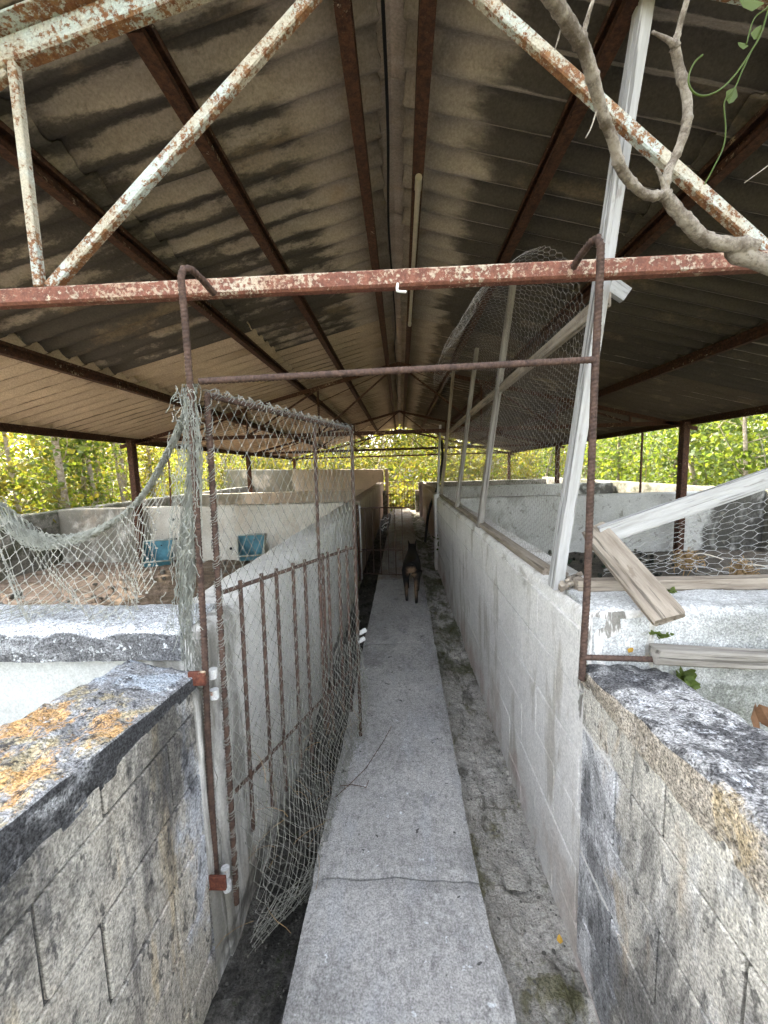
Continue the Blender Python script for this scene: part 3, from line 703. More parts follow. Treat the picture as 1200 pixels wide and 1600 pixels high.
def truss(y, near=False):
    dz = drop(y); zb = 2.05 - dz
    if near:
        tr = obj('truss', None, None, shed, Vector((0, y, zb)) - SO); tag(tr, 'front truss with peeling mint paint over rust')
    else: tr = obj('truss', None, None, shed, Vector((0, y, zb)) - SO)
    def part(mb, name, mat):
        mb.V = [Vector(v) - Vector((0, y, zb)) for v in mb.V]; return mb.build(name, mat, tr)
    if near:
        mb = MB(); mb.bar((-4.05, y, zb + .0), (4.05, y, zb + .0), .042, .050, .007); part(mb, 'bottom_chord', 'steel_tie')
        for s in (-1, 1):
            mb = MB(); mb.bar((s * .0, y, 3.0), (s * 4.1, y, 3.0 - SL * 4.1), .045, .066, .006)
            mb.bar((s * .0, y - .030, 3.037), (s * 4.1, y - .030, 3.037 - SL * 4.1), .075, .007, .001); part(mb, 'top_chord', 'steel_paint')
            ztop = lambda x: 2.97 - SL * abs(x)
            for x in (1.1, 2.15, 3.15):
                mb = MB(); mb.bar((s * x, y - .006, zb + .026), (s * x, y - .006, ztop(x)), .026, .026, .003); part(mb, 'web_post', 'steel_paint')
            for (xb, xt) in ((1.075, .05), (2.13, 1.13), (3.13, 2.18)):
                mb = MB(); mb.bar((s * xb, y + .004, zb + .026), (s * xt, y + .004, ztop(xt)), .030, .034, .004); part(mb, 'web_diagonal', 'steel_paint')
    else:
        mb = MB(); angle_iron(mb, (-4.05, y, zb), (4.05, y, zb), .055, .007); part(mb, 'bottom_chord', 'steel_rust')
        for s in (-1, 1):
            za = zpur(0, y) - .004
            mb = MB(); angle_iron(mb, (0, y, za), (s * 4.1, y, za - SL * 4.1), .055, .007, 0, s); part(mb, 'top_chord', 'steel_rust')
            for x in (1.15, 2.2, 3.2):
                mb = MB(); mb.bar((s * x, y + .03, zb), (s * x, y + .03, za - .01 - SL * x), .026, .026, .002); part(mb, 'web_post', 'steel_rust')
            for (xb, xt) in ((1.15, .03), (2.2, 1.15), (3.2, 2.2)):
                mb = MB(); mb.bar((s * xb, y + .055, zb), (s * xt, y + .055, za - .03 - SL * xt), .024, .024, .002); part(mb, 'web_diagonal', 'steel_rust')
            mb = MB(); mb.tube([(s * .03, y + .09, za - .04), (s * 2.2, y + .09, zb)], .006, 5); part(mb, 'tie_rod', 'steel_rust')
TY = [1.3, 5.9, 10.5, 15.1]
for i, y in enumerate(TY): truss(y, i == 0)
# a last bare truss beyond the roof
for y in TY:
    for s in (-1, 1):
        mb = MB(); ztp = 2.03 - drop(y)
        mb.box((s * 3.92, y, (ztp - .2) / 2), (.065, .008, ztp + .2), None, .001)
        for q in (-1, 1): mb.box((s * 3.92, y + q * .045, (ztp - .2) / 2), (.085, .010, ztp + .2), None, .002)
        spart(mb, 'post', 'steel_rust')
def channel(mb, x, y0, y1, zf, w=.055, h=.085, lip=.02, t_=.005, s=1):
    """C purlin open to one side"""
    for (cx, cz, sx, sz) in ((s * w / 2 - s * t_ / 2, h / 2, t_, h), (0, t_ / 2, w, t_), (0, h - t_ / 2, w, t_), (-s * w / 2 + s * t_ / 2, lip / 2, t_, lip), (-s * w / 2 + s * t_ / 2, h - lip / 2, t_, lip)):
        a = Vector((x + cx, y0, zf(y0) + cz)); b = Vector((x + cx, y1, zf(y1) + cz))
        mb.bar(a, b, sx, sz, .0008)
for s in (-1, 1):
    for x in (.15 if s < 0 else .125, .76 if s < 0 else .71, 1.38 if s < 0 else 1.35, 2.64 if s < 0 else 2.58, 4.0):
        mb = MB(); wd_ = .053 if x < 2 else .048
        channel(mb, s * x, 1.345, 15.2, lambda y: zpur(x, y), wd_, .085, .022, .006, s)
        spart(mb, 'eave_beam' if x > 3.5 else 'purlin', 'steel_rust')
# corrugated sheets
PIT = .177; NW = 6; WY = PIT * (NW - 1)
def sheet_mesh(L, seed, nx=5, brk=False):
    rs = random.Random(seed); ppw = 8; ny = NW * ppw; V = []; F = []
    for lay in (0, 1):
        for j in range(ny + 1):
            yy = j / ppw * PIT - NW * PIT / 2
            z = .031 * math.cos(2 * math.pi * yy / PIT) + (.0065 if lay else 0)
            for i in range(nx + 1):
                xx = L * i / nx
                jx = rs.uniform(-.006, .006) if i in (0, nx) else 0
                if brk and i == nx: jx -= .05 * max(0, math.sin(yy * 7 + seed))
                V.append((xx + jx, yy, z + .003 * noise.noise(Vector((xx * 2, yy * 2, seed)))))
    W = nx + 1; N = (ny + 1) * W
    for j in range(ny):
        for i in range(nx):
            a = j * W + i; F.append((a, a + W, a + W + 1, a + 1)[::-1]); b = a + N; F.append((b, b + W, b + W + 1, b + 1))
    for j in range(ny):
        a = j * W; F.append((a, a + W, a + W + N, a + N)); a += nx; F.append((a, a + N, a + W + N, a + W))
    for i in range(nx):
        a = i; F.append((a, a + N, a + 1 + N, a + 1)); a = ny * W + i; F.append((a, a + 1, a + 1 + N, a + N))
    return mesh_of('roof_sheet', V, F, True)
variants = {}
for s in (-1, 1):
    for row, (xa, xb) in enumerate(((.05, 1.47), (1.31, 2.78), (2.60, 4.22))):
        L = (xb - xa) * math.sqrt(1 + SL * SL)
        for c in range(17):
            yc = 1.05 + PIT * NW / 2 - .02 + c * WY * 1.0
            if yc > 15.0: continue
            if s < 0:
                near = yc < 3.6 or (row == 1 and yc < 2.8)
                mat = 'roof_dark' if (near and row < 2) or (row == 0 and 3.6 < yc < 4.4) or (row == 2 and yc < 3) else 'roof_pale'
            else: mat = 'roof_right' if yc < 5 else 'roof_right_far'
            key = (mat, row, c % 3)
            if key not in variants:
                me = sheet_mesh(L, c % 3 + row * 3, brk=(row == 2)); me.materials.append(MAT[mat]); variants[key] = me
            o = obj('roof_sheet', variants[key], None, shed)
            lift = .085 + .032 + (2 - row) * .0105 + (c % 2) * .0085
            x0 = xa + random.uniform(-.012, .012)
            p = Vector((s * x0, yc, 2.99 - SL * xa - drop(yc) + lift))
            ex = Vector((s * 1, 0, -SL)).normalized(); ey = Vector((0, s * 1.0, -s * DROP)).normalized()
            ey = (ey + Vector((s * random.uniform(-.006, .006), 0, 0))).normalized(); ez = ex.cross(ey).normalized()
            ey = ez.cross(ex)
            o.matrix_local = Matrix.Translation(p - SO) @ Matrix((ex, ey, ez)).transposed().to_4x4()
# ridge caps
for c in range(15):
    ya = 1.05 + c * .95; yb = ya + 1.02; mb = MB(); V = []; F = []
    prof = [(-.30, -.068), (-.16, -.028), (-.05, .004), (0, .018), (.05, .004), (.16, -.028), (.30, -.068)]
    for lay in (0, .007):
        for (yy, q) in ((ya, 0), (yb, .008)):
            for (x, z) in prof: V.append((x + random.uniform(-.003, .003), yy, 2.99 + .185 + z + lay + q - drop(yy)))
    m = len(prof)
    for i in range(m - 1):
        F.append((i, i + 1, m + i + 1, m + i)); F.append((2 * m + i, 3 * m + i, 3 * m + i + 1, 2 * m + i + 1))
        F.append((i, 2 * m + i, 2 * m + i + 1, i + 1)); F.append((m + i, m + i + 1, 3 * m + i + 1, 3 * m + i))
    for e in (0, m - 1): F.append((e, m + e, 3 * m + e, 2 * m + e))
    mb.add(V, F); spart(mb, 'ridge_cap', 'roof_dark')

# lamp batten, cables, clip under the ridge
lt = thing('lamp_tube', 'dusty fluorescent lamp tube fixed under the purlin right of the ridge', 'lamp', (.125, 3.0, 2.93))
for nm, (y0, y1), r_, mt in (('tube', (2.30, 4.25), .014, 'tube_white'), ('end_cap', (2.22, 2.31), .018, 'tube_white'), ('end_cap', (4.24, 4.30), .018, 'tube_white')):
    a = Vector((.125, y0, zpur(.125, y0) - .028)); b = Vector((.125, y1, zpur(.125, y1) - .028))
    mb = MB(); mb.tube([a - lt.location, b - lt.location], r_, 12); mb.build(nm, mt, lt, False)
def cable(name, pts, r, label, mat='cable'):
    mb = MB(); mb.tube(smooth_path(pts, 8), r, 6); return tag(mb.build(name, mat, None, True), label, 'cable')
cable('electric_cable', [(-.03 + .012 * math.sin(i * 2.1), 1.1 + i * .9, 3.10 - drop(1.1 + i * .9) - .02 * math.sin(i * 1.7) - .012) for i in range(11)], .008, 'black electric cable strung along the roof ridge')
cable('hanging_cable', [at(690, 688, Y=9.0), at(691, 720, Y=8.8), at(684, 760, Y=8.6), at(671, 795, Y=8.5), at(666, 830, Y=8.5), at(663, 870, Y=8.4)], .028, 'thick black cable hanging beside the far right wall')
mb = MB(); c_ = at(625, 458, Y=1.262)
mb.tube(smooth_path([c_ + Vector((-.006, .01, .03)), c_ + Vector((-.008, -.01, .006)), c_ + Vector((-.004, -.018, -.002)), c_ + Vector((.018, -.016, -.004))], 5), .0042, 6)
tag(mb.build('plastic_hook', 'clip_white', None, True), 'tiny white plastic hook clipped under the front tie beam', 'hook')
print('structure done')

# ------------------------------------------------------------------ rebar frame at the entrance
gf = thing('gate_frame', 'ribbed rusty rebar portal hooked onto the front tie beam', 'gate frame', (0, 1.15, .1))
def rb(pts, name, parent, r=.0085, mat='rebar'):
    V, F = rebar(pts, r); return obj(name, mesh_of(name, [Vector(v) - parent.location for v in V], F, True), mat, parent)
hk = [at(338, 1372, Y=1.15), at(326, 1180, Y=1.15), at(318, 980, Y=1.15), at(310, 850, Y=1.15), at(302, 700, Y=1.15), at(297, 600, Y=1.15), at(289, 500, Y=1.15), at(283, 436, Y=1.15), at(286, 421, Y=1.158), at(298, 420, Y=1.17), at(316, 437, Y=1.21), at(334, 458, Y=1.265)]
rb(hk, 'upright', gf, .009)
hk = [at(909, 1062, Y=1.15), at(917, 930, Y=1.15), at(929, 600, Y=1.15), at(938, 420, Y=1.15), at(939, 384, Y=1.15), at(934, 372, Y=1.158), at(924, 378, Y=1.18), at(908, 398, Y=1.225), at(896, 417, Y=1.268)]
rb(hk, 'upright', gf, .009)
rb([at(312, 596, Y=1.15), at(620, 579, Y=1.15), at(932, 562, Y=1.15)], 'crossbar', gf, .0085)
rb([at(912, 1027, Y=1.145), at(1048, 1031, Y=1.16)], 'wall_tie', gf, .0075)
for (px, py, w_, h_) in ((338, 1379, .062, .046), (308, 1060, .05, .042)):
    c_ = at(px, py, Y=1.11); mb = MB(); mb.box(c_ - gf.location, (w_, .012, h_), None, .002); mb.build('hinge_plate', 'hinge', gf)
for (px, py) in ((352, 1362), (355, 1384), (333, 1052), (335, 1084)):
    c_ = at(px, py, Y=1.165); mb = MB(); mb.tube([c_ - gf.location + Vector((0, 0, -.014)), c_ - gf.location + Vector((0, 0, .014))], .0135, 12); mb.build('hinge_sleeve', 'weld_white', gf, False)

# ------------------------------------------------------------------ netted gate, swung open
GH, GE = Vector((-.553, 1.19, 0)), Vector((-.245, 2.10, 0))
def gp(s, z): 
    p = GH.lerp(GE, s); p.z = z; p.x -= .030 * (1.7 - z) / 1.6 * (1 - s * .6); return p
ztg = lambda s: 1.715 - .035 * s
zmg = lambda s: 1.125 - .045 * s
zlg = lambda s: .45 + .0 * s
ng = thing('netted_gate', 'rusty rebar gate covered with sagging fishing net, standing open against the left wall', 'gate', (GH.x, GH.y, 0))
rb([gp(0, .06), gp(0, 1.0), gp(0, ztg(0))], 'stile', ng, .0085)
rb([gp(1, .02), gp(1, 1.0), gp(1, ztg(1))], 'stile', ng, .0085)
rb([gp(.0, ztg(0)), gp(1, ztg(1))], 'top_rail', ng, .0085)
rb([gp(.62, ztg(.62)), gp(.62, .30)], 'stile', ng, .0065)
rb([gp(.02, zmg(0)), gp(.99, zmg(1))], 'rail', ng, .0065)
rb([gp(.02, zlg(0)), gp(.99, zlg(1))], 'rail', ng, .0062)
for i in range(9):
    s = .1 + i * .1 + (.012 if i % 2 else 0)
    if abs(s - .62) < .04: s += .04
    rb([gp(s, zmg(s) + .02), gp(s, .24 + .06 * math.sin(i * 3.1))], 'bar', ng, .0064)
for (z_, s) in ((.56, 1.0), (.60, 1.02)):
    c_ = gp(s, z_) - ng.location; mb = MB(); mb.tube([c_ + Vector((.0, 0, 0)), c_ + Vector((.035, .02, .012))], .012, 10); mb.build('latch', 'weld_white', ng)
def netsurf(s, z):
    p = gp(s, z)
    low = max(0, (.55 - z) / .5)
    side = Vector((GE.y - GH.y, -(GE.x - GH.x), 0)).normalized()
    p += side * (.012 + .015 * fbm((s * 2, z * 2, 1), 1.5) + low * (.05 + .05 * math.sin(s * 5 + z * 7)) * (1 if s < .95 else .4))
    return p
def diamond(surf, ns, nt, jit=.12, keep=None, zig=True):
    """rhombic net: nodes on a staggered lattice; surf(a,b) with a,b in 0..1"""
    P = {}
    for j in range(nt + 1):
        for i in range(ns + 1):
            if (i + j) % 2 == 0:
                a = (i + random.uniform(-jit, jit)) / ns; b = (j + random.uniform(-jit, jit)) / nt
                P[i, j] = Vector(surf(min(1, max(0, a)), min(1, max(0, b))))
    E_ = []
    for (i, j), p in P.items():
        for di in (-1, 1):
            q = P.get((i + di, j + 1))
            if q is not None and (keep is None or keep((i + .5 * di) / ns, (j + .5) / nt)): E_.append((p, q))
    return E_, P
E_, Pn = diamond(lambda a, b: netsurf(a, (1 - b) * (ztg(a) - .01) + b * (-.06 - .05 * math.sin(a * 9))), 46, 60, .14)
def sag(a, b):
    z = .62 * (1 - b) + b * (-.13 - .04 * math.sin(a * 7)); p = netsurf(a, z); side = Vector((GE.y - GH.y, -(GE.x - GH.x), 0)).normalized()
    return p + side * (.035 * math.sin(b * 3.1) * (1 + .5 * math.sin(a * 11)) + .012 * fbm((a * 7, b * 5, 2))) + Vector((0, 0, .02 * fbm((a * 8, b * 3, 8))))
E2, P2 = diamond(sag, 60, 30, .3, keep=lambda a, b: nz((a * 4, b * 2, 3)) > -.35)
E_ += E2; Pn.update({(9999 + k[0], k[1]): v for k, v in P2.items()})
knots = [(p + Vector((0, 0, -.003)), p + Vector((0, 0, .003))) for p in Pn.values()]
V, F = wires(E_, .00095); V2, F2 = wires(knots, .0018, 4)
mb = MB(); mb.add(V, F); mb.add(V2, F2)
mb.V = [Vector(v) - ng.location for v in mb.V]
tag(mb.build('net', 'net_gate', ng), kind='stuff')
# whipping of net round the top rail and stile, ragged bottom edge
E_ = []
for rail_, n_ in (((lambda t_: gp(t_, ztg(t_))), 90), ((lambda t_: gp(0, .1 + t_ * 1.6)), 120)):
    for i in range(n_):
        t_ = i / n_; c_ = rail_(t_); a0 = i * 1.3
        q = [c_ + Vector((math.cos(a0 + k) * .013, math.sin(a0 + k) * .010, .004 * k + random.uniform(-.004, .004) + math.sin(a0 + k) * .008)) for k in range(6)]
        E_ += list(zip(q, q[1:]))
for k in range(10):
    prev = None
    for i in range(30):
        a = i / 29; z = -.05 + .03 * math.sin(a * 9 + k) + random.uniform(-.02, .035)
        p = netsurf(a, z) + Vector((random.uniform(-.01, .015), 0, 0))
        if prev is not None: E_.append((prev, p))
        prev = p
V, F = wires(E_, .0012); mb = MB(); mb.add(V, F); mb.V = [Vector(v) - ng.location for v in mb.V]
tag(mb.build('net_lashing', 'net_gate', ng), kind='stuff')
# dry grass and twigs caught in it
E_ = []
for i in range(34):
    a = random.uniform(.05, .95); z = random.uniform(-.12, .55) * random.random() ** .5
    p = netsurf(a, z) + Vector((random.uniform(-.05, .02), random.uniform(-.04, .04), 0)); d = Vector((random.uniform(-1, 1), random.uniform(-1, 1), random.uniform(-.3, 1))).normalized()
    q = p
    for k in range(4):
        q2 = q + d * random.uniform(.015, .045); d = (d + Vector((random.uniform(-.3, .3), random.uniform(-.3, .3), -.25))).normalized(); E_.append((q, q2)); q = q2
V, F = wires(E_, .0009); mb = MB(); mb.add(V, F)
tag(mb.build('dry_grass', 'straw', None), 'dry grass stalks caught at the foot of the netted gate', 'grass', kind='stuff')
# twig on the walkway
E_ = []; tw = [at(525, 1245, Z=.01), at(550, 1222, Z=.012), at(572, 1200, Z=.02), at(598, 1160, Z=.012), at(612, 1135, Z=.006)]
for a, b in zip(tw, tw[1:]): E_.append((a, b))
tw = [at(532, 1228, Z=.01), at(550, 1226, Z=.02), at(572, 1230, Z=.012), at(576, 1220, Z=.016)]
for a, b in zip(tw, tw[1:]): E_.append((a, b))
V, F = wires(E_, .0016, 5); mb = MB(); mb.add(V, F); tag(mb.build('twig', 'steel_rust', None), 'thin dark forked twig lying on the walkway by the gate foot', 'twig')

# ------------------------------------------------------------------ draped fishing net on the left
fn = thing('fishing_net', 'old grey-green fishing net slung from the gate post and draped over the left wall', 'net', (-1.1, 1.28, 1.0))
bp = [(302, 606, 1.17), (288, 650, 1.2), (266, 700, 1.22), (242, 745, 1.24), (214, 785, 1.25), (176, 816, 1.26), (132, 838, 1.27), (85, 848, 1.27), (45, 838, 1.27), (8, 808, 1.27), (-40, 770, 1.27), (-110, 715, 1.28), (-220, 640, 1.3)]
band = smooth_path([at(a, b, Y=c) for a, b, c in bp], 10)
E_ = []; N = len(band)
for k in range(70):
    ph = k * 2.399; rr = .004 + .020 * math.sqrt((k + .5) / 70); prev = None; sgn = 1
    for i, c_ in enumerate(band):
        u_ = i / N; w_ = rr * (.75 + .9 * u_) * (1 + .25 * math.sin(i * .7 + k))
        sgn = -sgn
        a0 = ph + i * .10
        p = c_ + Vector((math.cos(a0) * w_ * .8 + random.uniform(-.003, .003), math.sin(a0) * w_ * .55, math.cos(a0) * w_ * .7 + random.uniform(-.004, .004) + sgn * .003))
        if prev is not None: E_.append((prev, p))
        prev = p
V, F = wires(E_, .0013); mb = MB(); mb.add(V, F); mb.V = [Vector(v) - fn.location for v in mb.V]
tag(mb.build('rolled_edge', 'net_blue', fn), 'thick rolled upper edge of the net', kind='stuff')
def dsurf(a, b):
    """a along the band (0 = right end), b down"""
    k = 26 + a * (N - 27); i = int(min(k, N - 2)); c_ = band[i].lerp(band[i + 1], k - i)
    zb = 1.035 + .02 * math.sin(a * 20) + .10 * max(0, 1 - a * 6)
    z = c_.z + (zb - c_.z) * b
    return Vector((c_.x - .05 * b * (1 - a) + .012 * math.sin(b * 9 + a * 30), c_.y + .02 * math.sin(a * 25 + b * 4) - .02 * b, z + .012 * fbm((a * 9, b * 3, 0))))
E_, P_ = diamond(dsurf, 64, 15, .25, keep=lambda a, b: nz((a * 6, b * 3, 4)) > -.55)
V, F = wires(E_, .00115); kn = [(p + Vector((-.003, 0, 0)), p + Vector((.003, 0, 0))) for p in P_.values()]; V2, F2 = wires(kn, .0022, 4)
mb = MB(); mb.add(V, F); mb.add(V2, F2); mb.V = [Vector(v) - fn.location for v in mb.V]
tag(mb.build('draped_mesh', 'net', fn), kind='stuff')
# loose net lying over the crest of the cross wall
E_, P_ = diamond(lambda a, b: Vector((-.95 - a * 1.0, 1.42 - b * .22 + .02 * math.sin(a * 14), 1.048 + .012 * fbm((a * 12, b * 4, 2)) - .01 * b)), 40, 6, .3, keep=lambda a, b: nz((a * 5, b * 2, 9)) > -.1)
V, F = wires(E_, .0011); mb = MB(); mb.add(V, F); mb.V = [Vector(v) - fn.location for v in mb.V]; tag(mb.build('loose_mesh', 'net', fn), kind='stuff')
# bundle hanging down the gate post
E_ = []
for k in range(95):
    u0 = random.uniform(-1, 1); v0 = random.uniform(-1, 1); zt = at(300, 600, Y=1.16).z - random.uniform(0, .05)
    zb = random.choice([1.03, 1.0, 1.1, 1.25, .9]) + random.uniform(-.05, .1)
    top = at(302, 602, Y=1.165); prev = None; n_ = 36
    for i in range(n_ + 1):
        t_ = i / n_; z = zt + (zb - zt) * t_
        wd_ = .008 + .024 * min(1, t_ * 2.2) * (1 - .5 * t_)
        cx = at(297, 600 + 400 * t_, Y=1.165).x + .012 * math.sin(t_ * 5)
        p = Vector((cx + u0 * wd_ + random.uniform(.0, .0035) * (1 if (i + k) % 2 else -1), 1.155 + v0 * .016 + random.uniform(-.003, .003), z))
        if prev is not None: E_.append((prev, p))
        prev = p
for k in range(110):
    t_ = random.random() ** 1.2; p = Vector((at(297, 600 + 420 * t_, Y=1.165).x + random.uniform(-.045, .04), 1.14 + random.uniform(-.02, .02), at(300, 600, Y=1.16).z - .72 * t_))
    for i in range(5):
        q = p + Vector((random.uniform(-.010, .010), random.uniform(-.005, .005), random.uniform(-.024, .004))); E_.append((p, q)); p = q
V, F = wires(E_, .0011); mb = MB(); mb.add(V, F); mb.V = [Vector(v) - fn.location for v in mb.V]
tag(mb.build('hanging_bundle', 'net_blue', fn), 'bunched net hanging down the gate post', kind='stuff')
E_ = []
for k in range(16):
    p = at(305 + random.uniform(-9, 9), 1000, Y=1.17)
    for i in range(60):
        q = p + Vector((random.uniform(-.009, .0095), random.uniform(-.004, .004), -.013)); E_.append((p, q)); p = q
        p.x += (at(306 + i * .45, 1000 + i * 6, Y=1.17).x - p.x) * .12; p.y = max(1.165, min(1.185, p.y))
V, F = wires(E_, .0013); mb = MB(); mb.add(V, F); mb.V = [Vector(v) - fn.location for v in mb.V]
tag(mb.build('frayed_strands', 'net_gate', fn), kind='stuff')

# ------------------------------------------------------------------ timber on the right
plank('leaning_post', at(868, 918, Y=1.47), at(1024, -120, Y=1.375), .062, .036, 'wood_white', 'tall whitewashed plank post leaning right at the corner of the corridor wall', 'post', groove=True, roll=math.radians(90), seed=3)
def yz(px, py, Y): return at(px, py, Y=Y)
plank('wooden_post', yz(749, 824, 3.0), yz(803, 430, 3.0), .07, .035, 'wood_grey', 'grey timber post nearest the leaning white post, on the right wall', 'post', roll=math.radians(90), groove=True, seed=4)
plank('wooden_post', yz(714, 792, 4.2), yz(745, 545, 4.2), .075, .035, 'wood_grey', 'grey timber post, second after the leaning white post on the right wall', 'post', roll=math.radians(90), seed=5)
plank('wooden_post', yz(690, 772, 5.75), yz(709, 575, 5.75), .065, .035, 'wood_brown', 'slim brown timber post third along the right wall', 'post', roll=math.radians(90), seed=6)
plank('wooden_post', yz(684, 772, 6.3), yz(688, 664, 6.3), .05, .03, 'wood_white', 'short pale batten standing on the white pillar', 'post', roll=math.radians(90), seed=7)
rail_a, rail_b = at(948, 468, X=.72), at(698, 678, X=.70)
plank('wooden_rail', rail_a, rail_b, .03, .05, 'wood_brown', 'long weathered rail holding the chicken wire above the right wall', 'rail', seed=8)
plank('bottom_batten', (.585, 1.62, 1.055), (.585, 6.1, 1.03), .05, .03, 'wood_brown', 'rotten batten lying along the top of the right corridor wall', 'batten', seed=5, ragged=.02)
plank('timber_block', yz(952, 444, 1.62), yz(978, 462, 1.62), .03, .05, 'wood_white', 'short wood offcut nailed behind the leaning white post', 'wood block', seed=10)
plank('broken_plank', yz(936, 838, 1.46), yz(1215, 742, 1.50), .024, .066, 'wood_white', 'pale weathered plank rising to the right edge above the torn wire', seed=11, ragged=.015)
plank('broken_plank', yz(926, 826, 1.50), yz(1052, 975, 1.10), .085, .038, 'wood_brown', 'splintered plank tipped down over the right cross wall', seed=12, ragged=.03, roll=.5)
plank('top_timber', yz(898, 914, 1.40), yz(1260, 909, 1.40), .05, .04, 'wood_brown', 'straight timber lying along the crest of the right cross wall', seed=13, ragged=.01)
plank('broken_plank', yz(1016, 1021, 1.16), yz(1260, 1034, 1.15), .05, .045, 'wood_grey', 'split grey plank below the crest of the right cross wall, beside the rebar tie', seed=14, ragged=.02)
# wood crumbs at the foot of the leaning post
mb = MB()
for i in range(26):
    c_ = at(random.uniform(872, 912), 915, Y=1.42 + random.uniform(-.04, .08)); c_.z = 1.062 + random.uniform(0, .02)
    mb.box(c_, (random.uniform(.012, .04), random.uniform(.01, .02), random.uniform(.008, .018)), Euler((random.random() * 3, random.random(), random.random() * 3)).to_matrix(), .002)
tag(mb.build('wood_rubble', 'wood_brown'), 'crumbled wood bits by the foot of the leaning post', 'rubble', kind='stuff')

# ------------------------------------------------------------------ chicken wire
def hexwire(surf, Ls, Lt, cell=.036, jit=.08, keep=None, vertical=True):
    """hexagonal netting, zig-zag wires running along t"""
    w = cell; nrow = int(Ls / w); nk = int(Lt / (w * .5)); P = {}
    for j in range(nrow + 1):
        for k in range(nk + 1):
            a = (j + (.19 if (k + j) % 2 else -.19) + random.uniform(-jit, jit) * .5) * w / Ls
            b = k * w * .5 / Lt
            P[j, k] = Vector(surf(a, b))
    E_ = []
    for (j, k), p in P.items():
        a, b = j * w / Ls, k * w * .5 / Lt
        if keep is not None and not keep(a, b): continue
        # zig-zag runs are drawn as alternating slants and short twists
        q = P.get((j, k + 1))
        if q is not None: E_.append((p, q))
        if (k + j) % 2 == 1:
            q = P.get((j + 1, k))
            if q is not None: E_.append((p, q))
    return E_
def twwire(name, E_, mat, label, r=.00085, cat='wire mesh'):
    V, F = wires(E_, r); mb = MB(); mb.add(V, F); return tag(mb.build(name, mat), label, cat)
def wsurf(a, b):
    y = 1.56 + a * 4.4; zt = 1.93 - .012 * (y - 1.5)
    return Vector((.60 + .10 * b + .012 * fbm((y * 2, b * 2, 0), 1.3), y + .01 * fbm((y, b, 3), 3), 1.06 + (zt - 1.06) * b))
E_ = hexwire(wsurf, 4.4, .90, .030)
def curl(a, b):
    """loose upper width of wire curling over into the corridor"""
    y = 1.60 + a * 1.75; an = b * 3.3; R1 = .24 + .05 * math.sin(a * 4)
    zt = 1.93 - .012 * (y - 1.5)
    x = .70 - R1 * (1 - math.cos(an)) * (.75 + .2 * a) + .02 * fbm((a * 4, b * 3, 0))
    return Vector((x, y + .10 * b + .03 * fbm((a * 3, b * 3, 5)), zt + (R1 + .12) * math.sin(min(an, 2.6)) - .10 * max(0, an - 2.6) + .02 * fbm((a * 5, b * 4, 9))))
def curl_keep(a, b): return b < .55 + .45 * abs(math.sin(a * 7)) * (1 if nz((a * 6, 0, 2)) > -.2 else .6) and not (.35 < a < .42 and b > .5)
E_ += hexwire(curl, 1.75, .85, .031, .14, curl_keep)
cw = twwire('chicken_wire', E_, 'wire_rust', 'chicken wire stretched above the right wall with a loose top curling inwards', .00062)
def fsurf(a, b):
    x = .74 + a * 1.3; zt = at(940 + a * 480, 836 - a * 165, Y=1.48).z
    y = 1.50 + .03 * fbm((x * 3, b * 2, 1), 1.4)
    z = 1.075 + (zt - 1.09) * b
    return Vector((x, y + .06 * math.sin(x * 5 + b * 3) * b * (1 - b) * 2, z + .012 * fbm((x * 4, b * 4, 2))))
E_ = hexwire(fsurf, 1.3, .5, .045, .22, lambda a, b: not (b > .9 and nz((a * 9, 1, 1)) > .2))
def fold(a, b):
    x = .95 + a * 1.1; an = b * 2.2
    return Vector((x, 1.47 - .30 * min(1, b * 1.7), 1.115 - .0 - max(0, b - .5) * .30 + .02 * fbm((x * 6, b * 5, 3)) + .02))
E_ += hexwire(fold, 1.1, .45, .045, .3, lambda a, b: nz((a * 5, b * 3, 7)) > -.25)
twwire('chicken_wire', E_, 'wire', 'torn chicken wire sagging under the pale plank at the right edge', .0009)
# straw bundles caught in the wire
for (px, py, Y, lab) in ((1074, 873, 1.62, 'left'), (1160, 891, 1.58, 'right')):
    c_ = at(px, py, Y=Y); t_ = thing('straw_tuft', 'brown straw tuft with pale stem caught in the wire, %s one' % ('further left' if lab == 'left' else 'further right'), 'straw', c_, 'straw tufts in the wire')
    E_ = []
    for i in range(170):
        p = Vector((random.gauss(0, .016), random.gauss(0, .012), random.gauss(0, .014)))
        for k in range(3):
            q = p + Vector((random.gauss(0, .010), random.gauss(0, .008), random.gauss(-.002, .010))); E_.append((p, q)); p = q
    V, F = wires(E_, .0013); mb = MB(); mb.add(V, F); tag(mb.build('tuft', 'straw', t_), kind='stuff')
    mb = MB(); mb.tube(smooth_path([(.01, 0, .008), (.03, -.01, .022), (.06, -.02, .020), (.115, -.03, .002)], 6), .002, 5); mb.build('stem', 'straw_stem', t_, True)

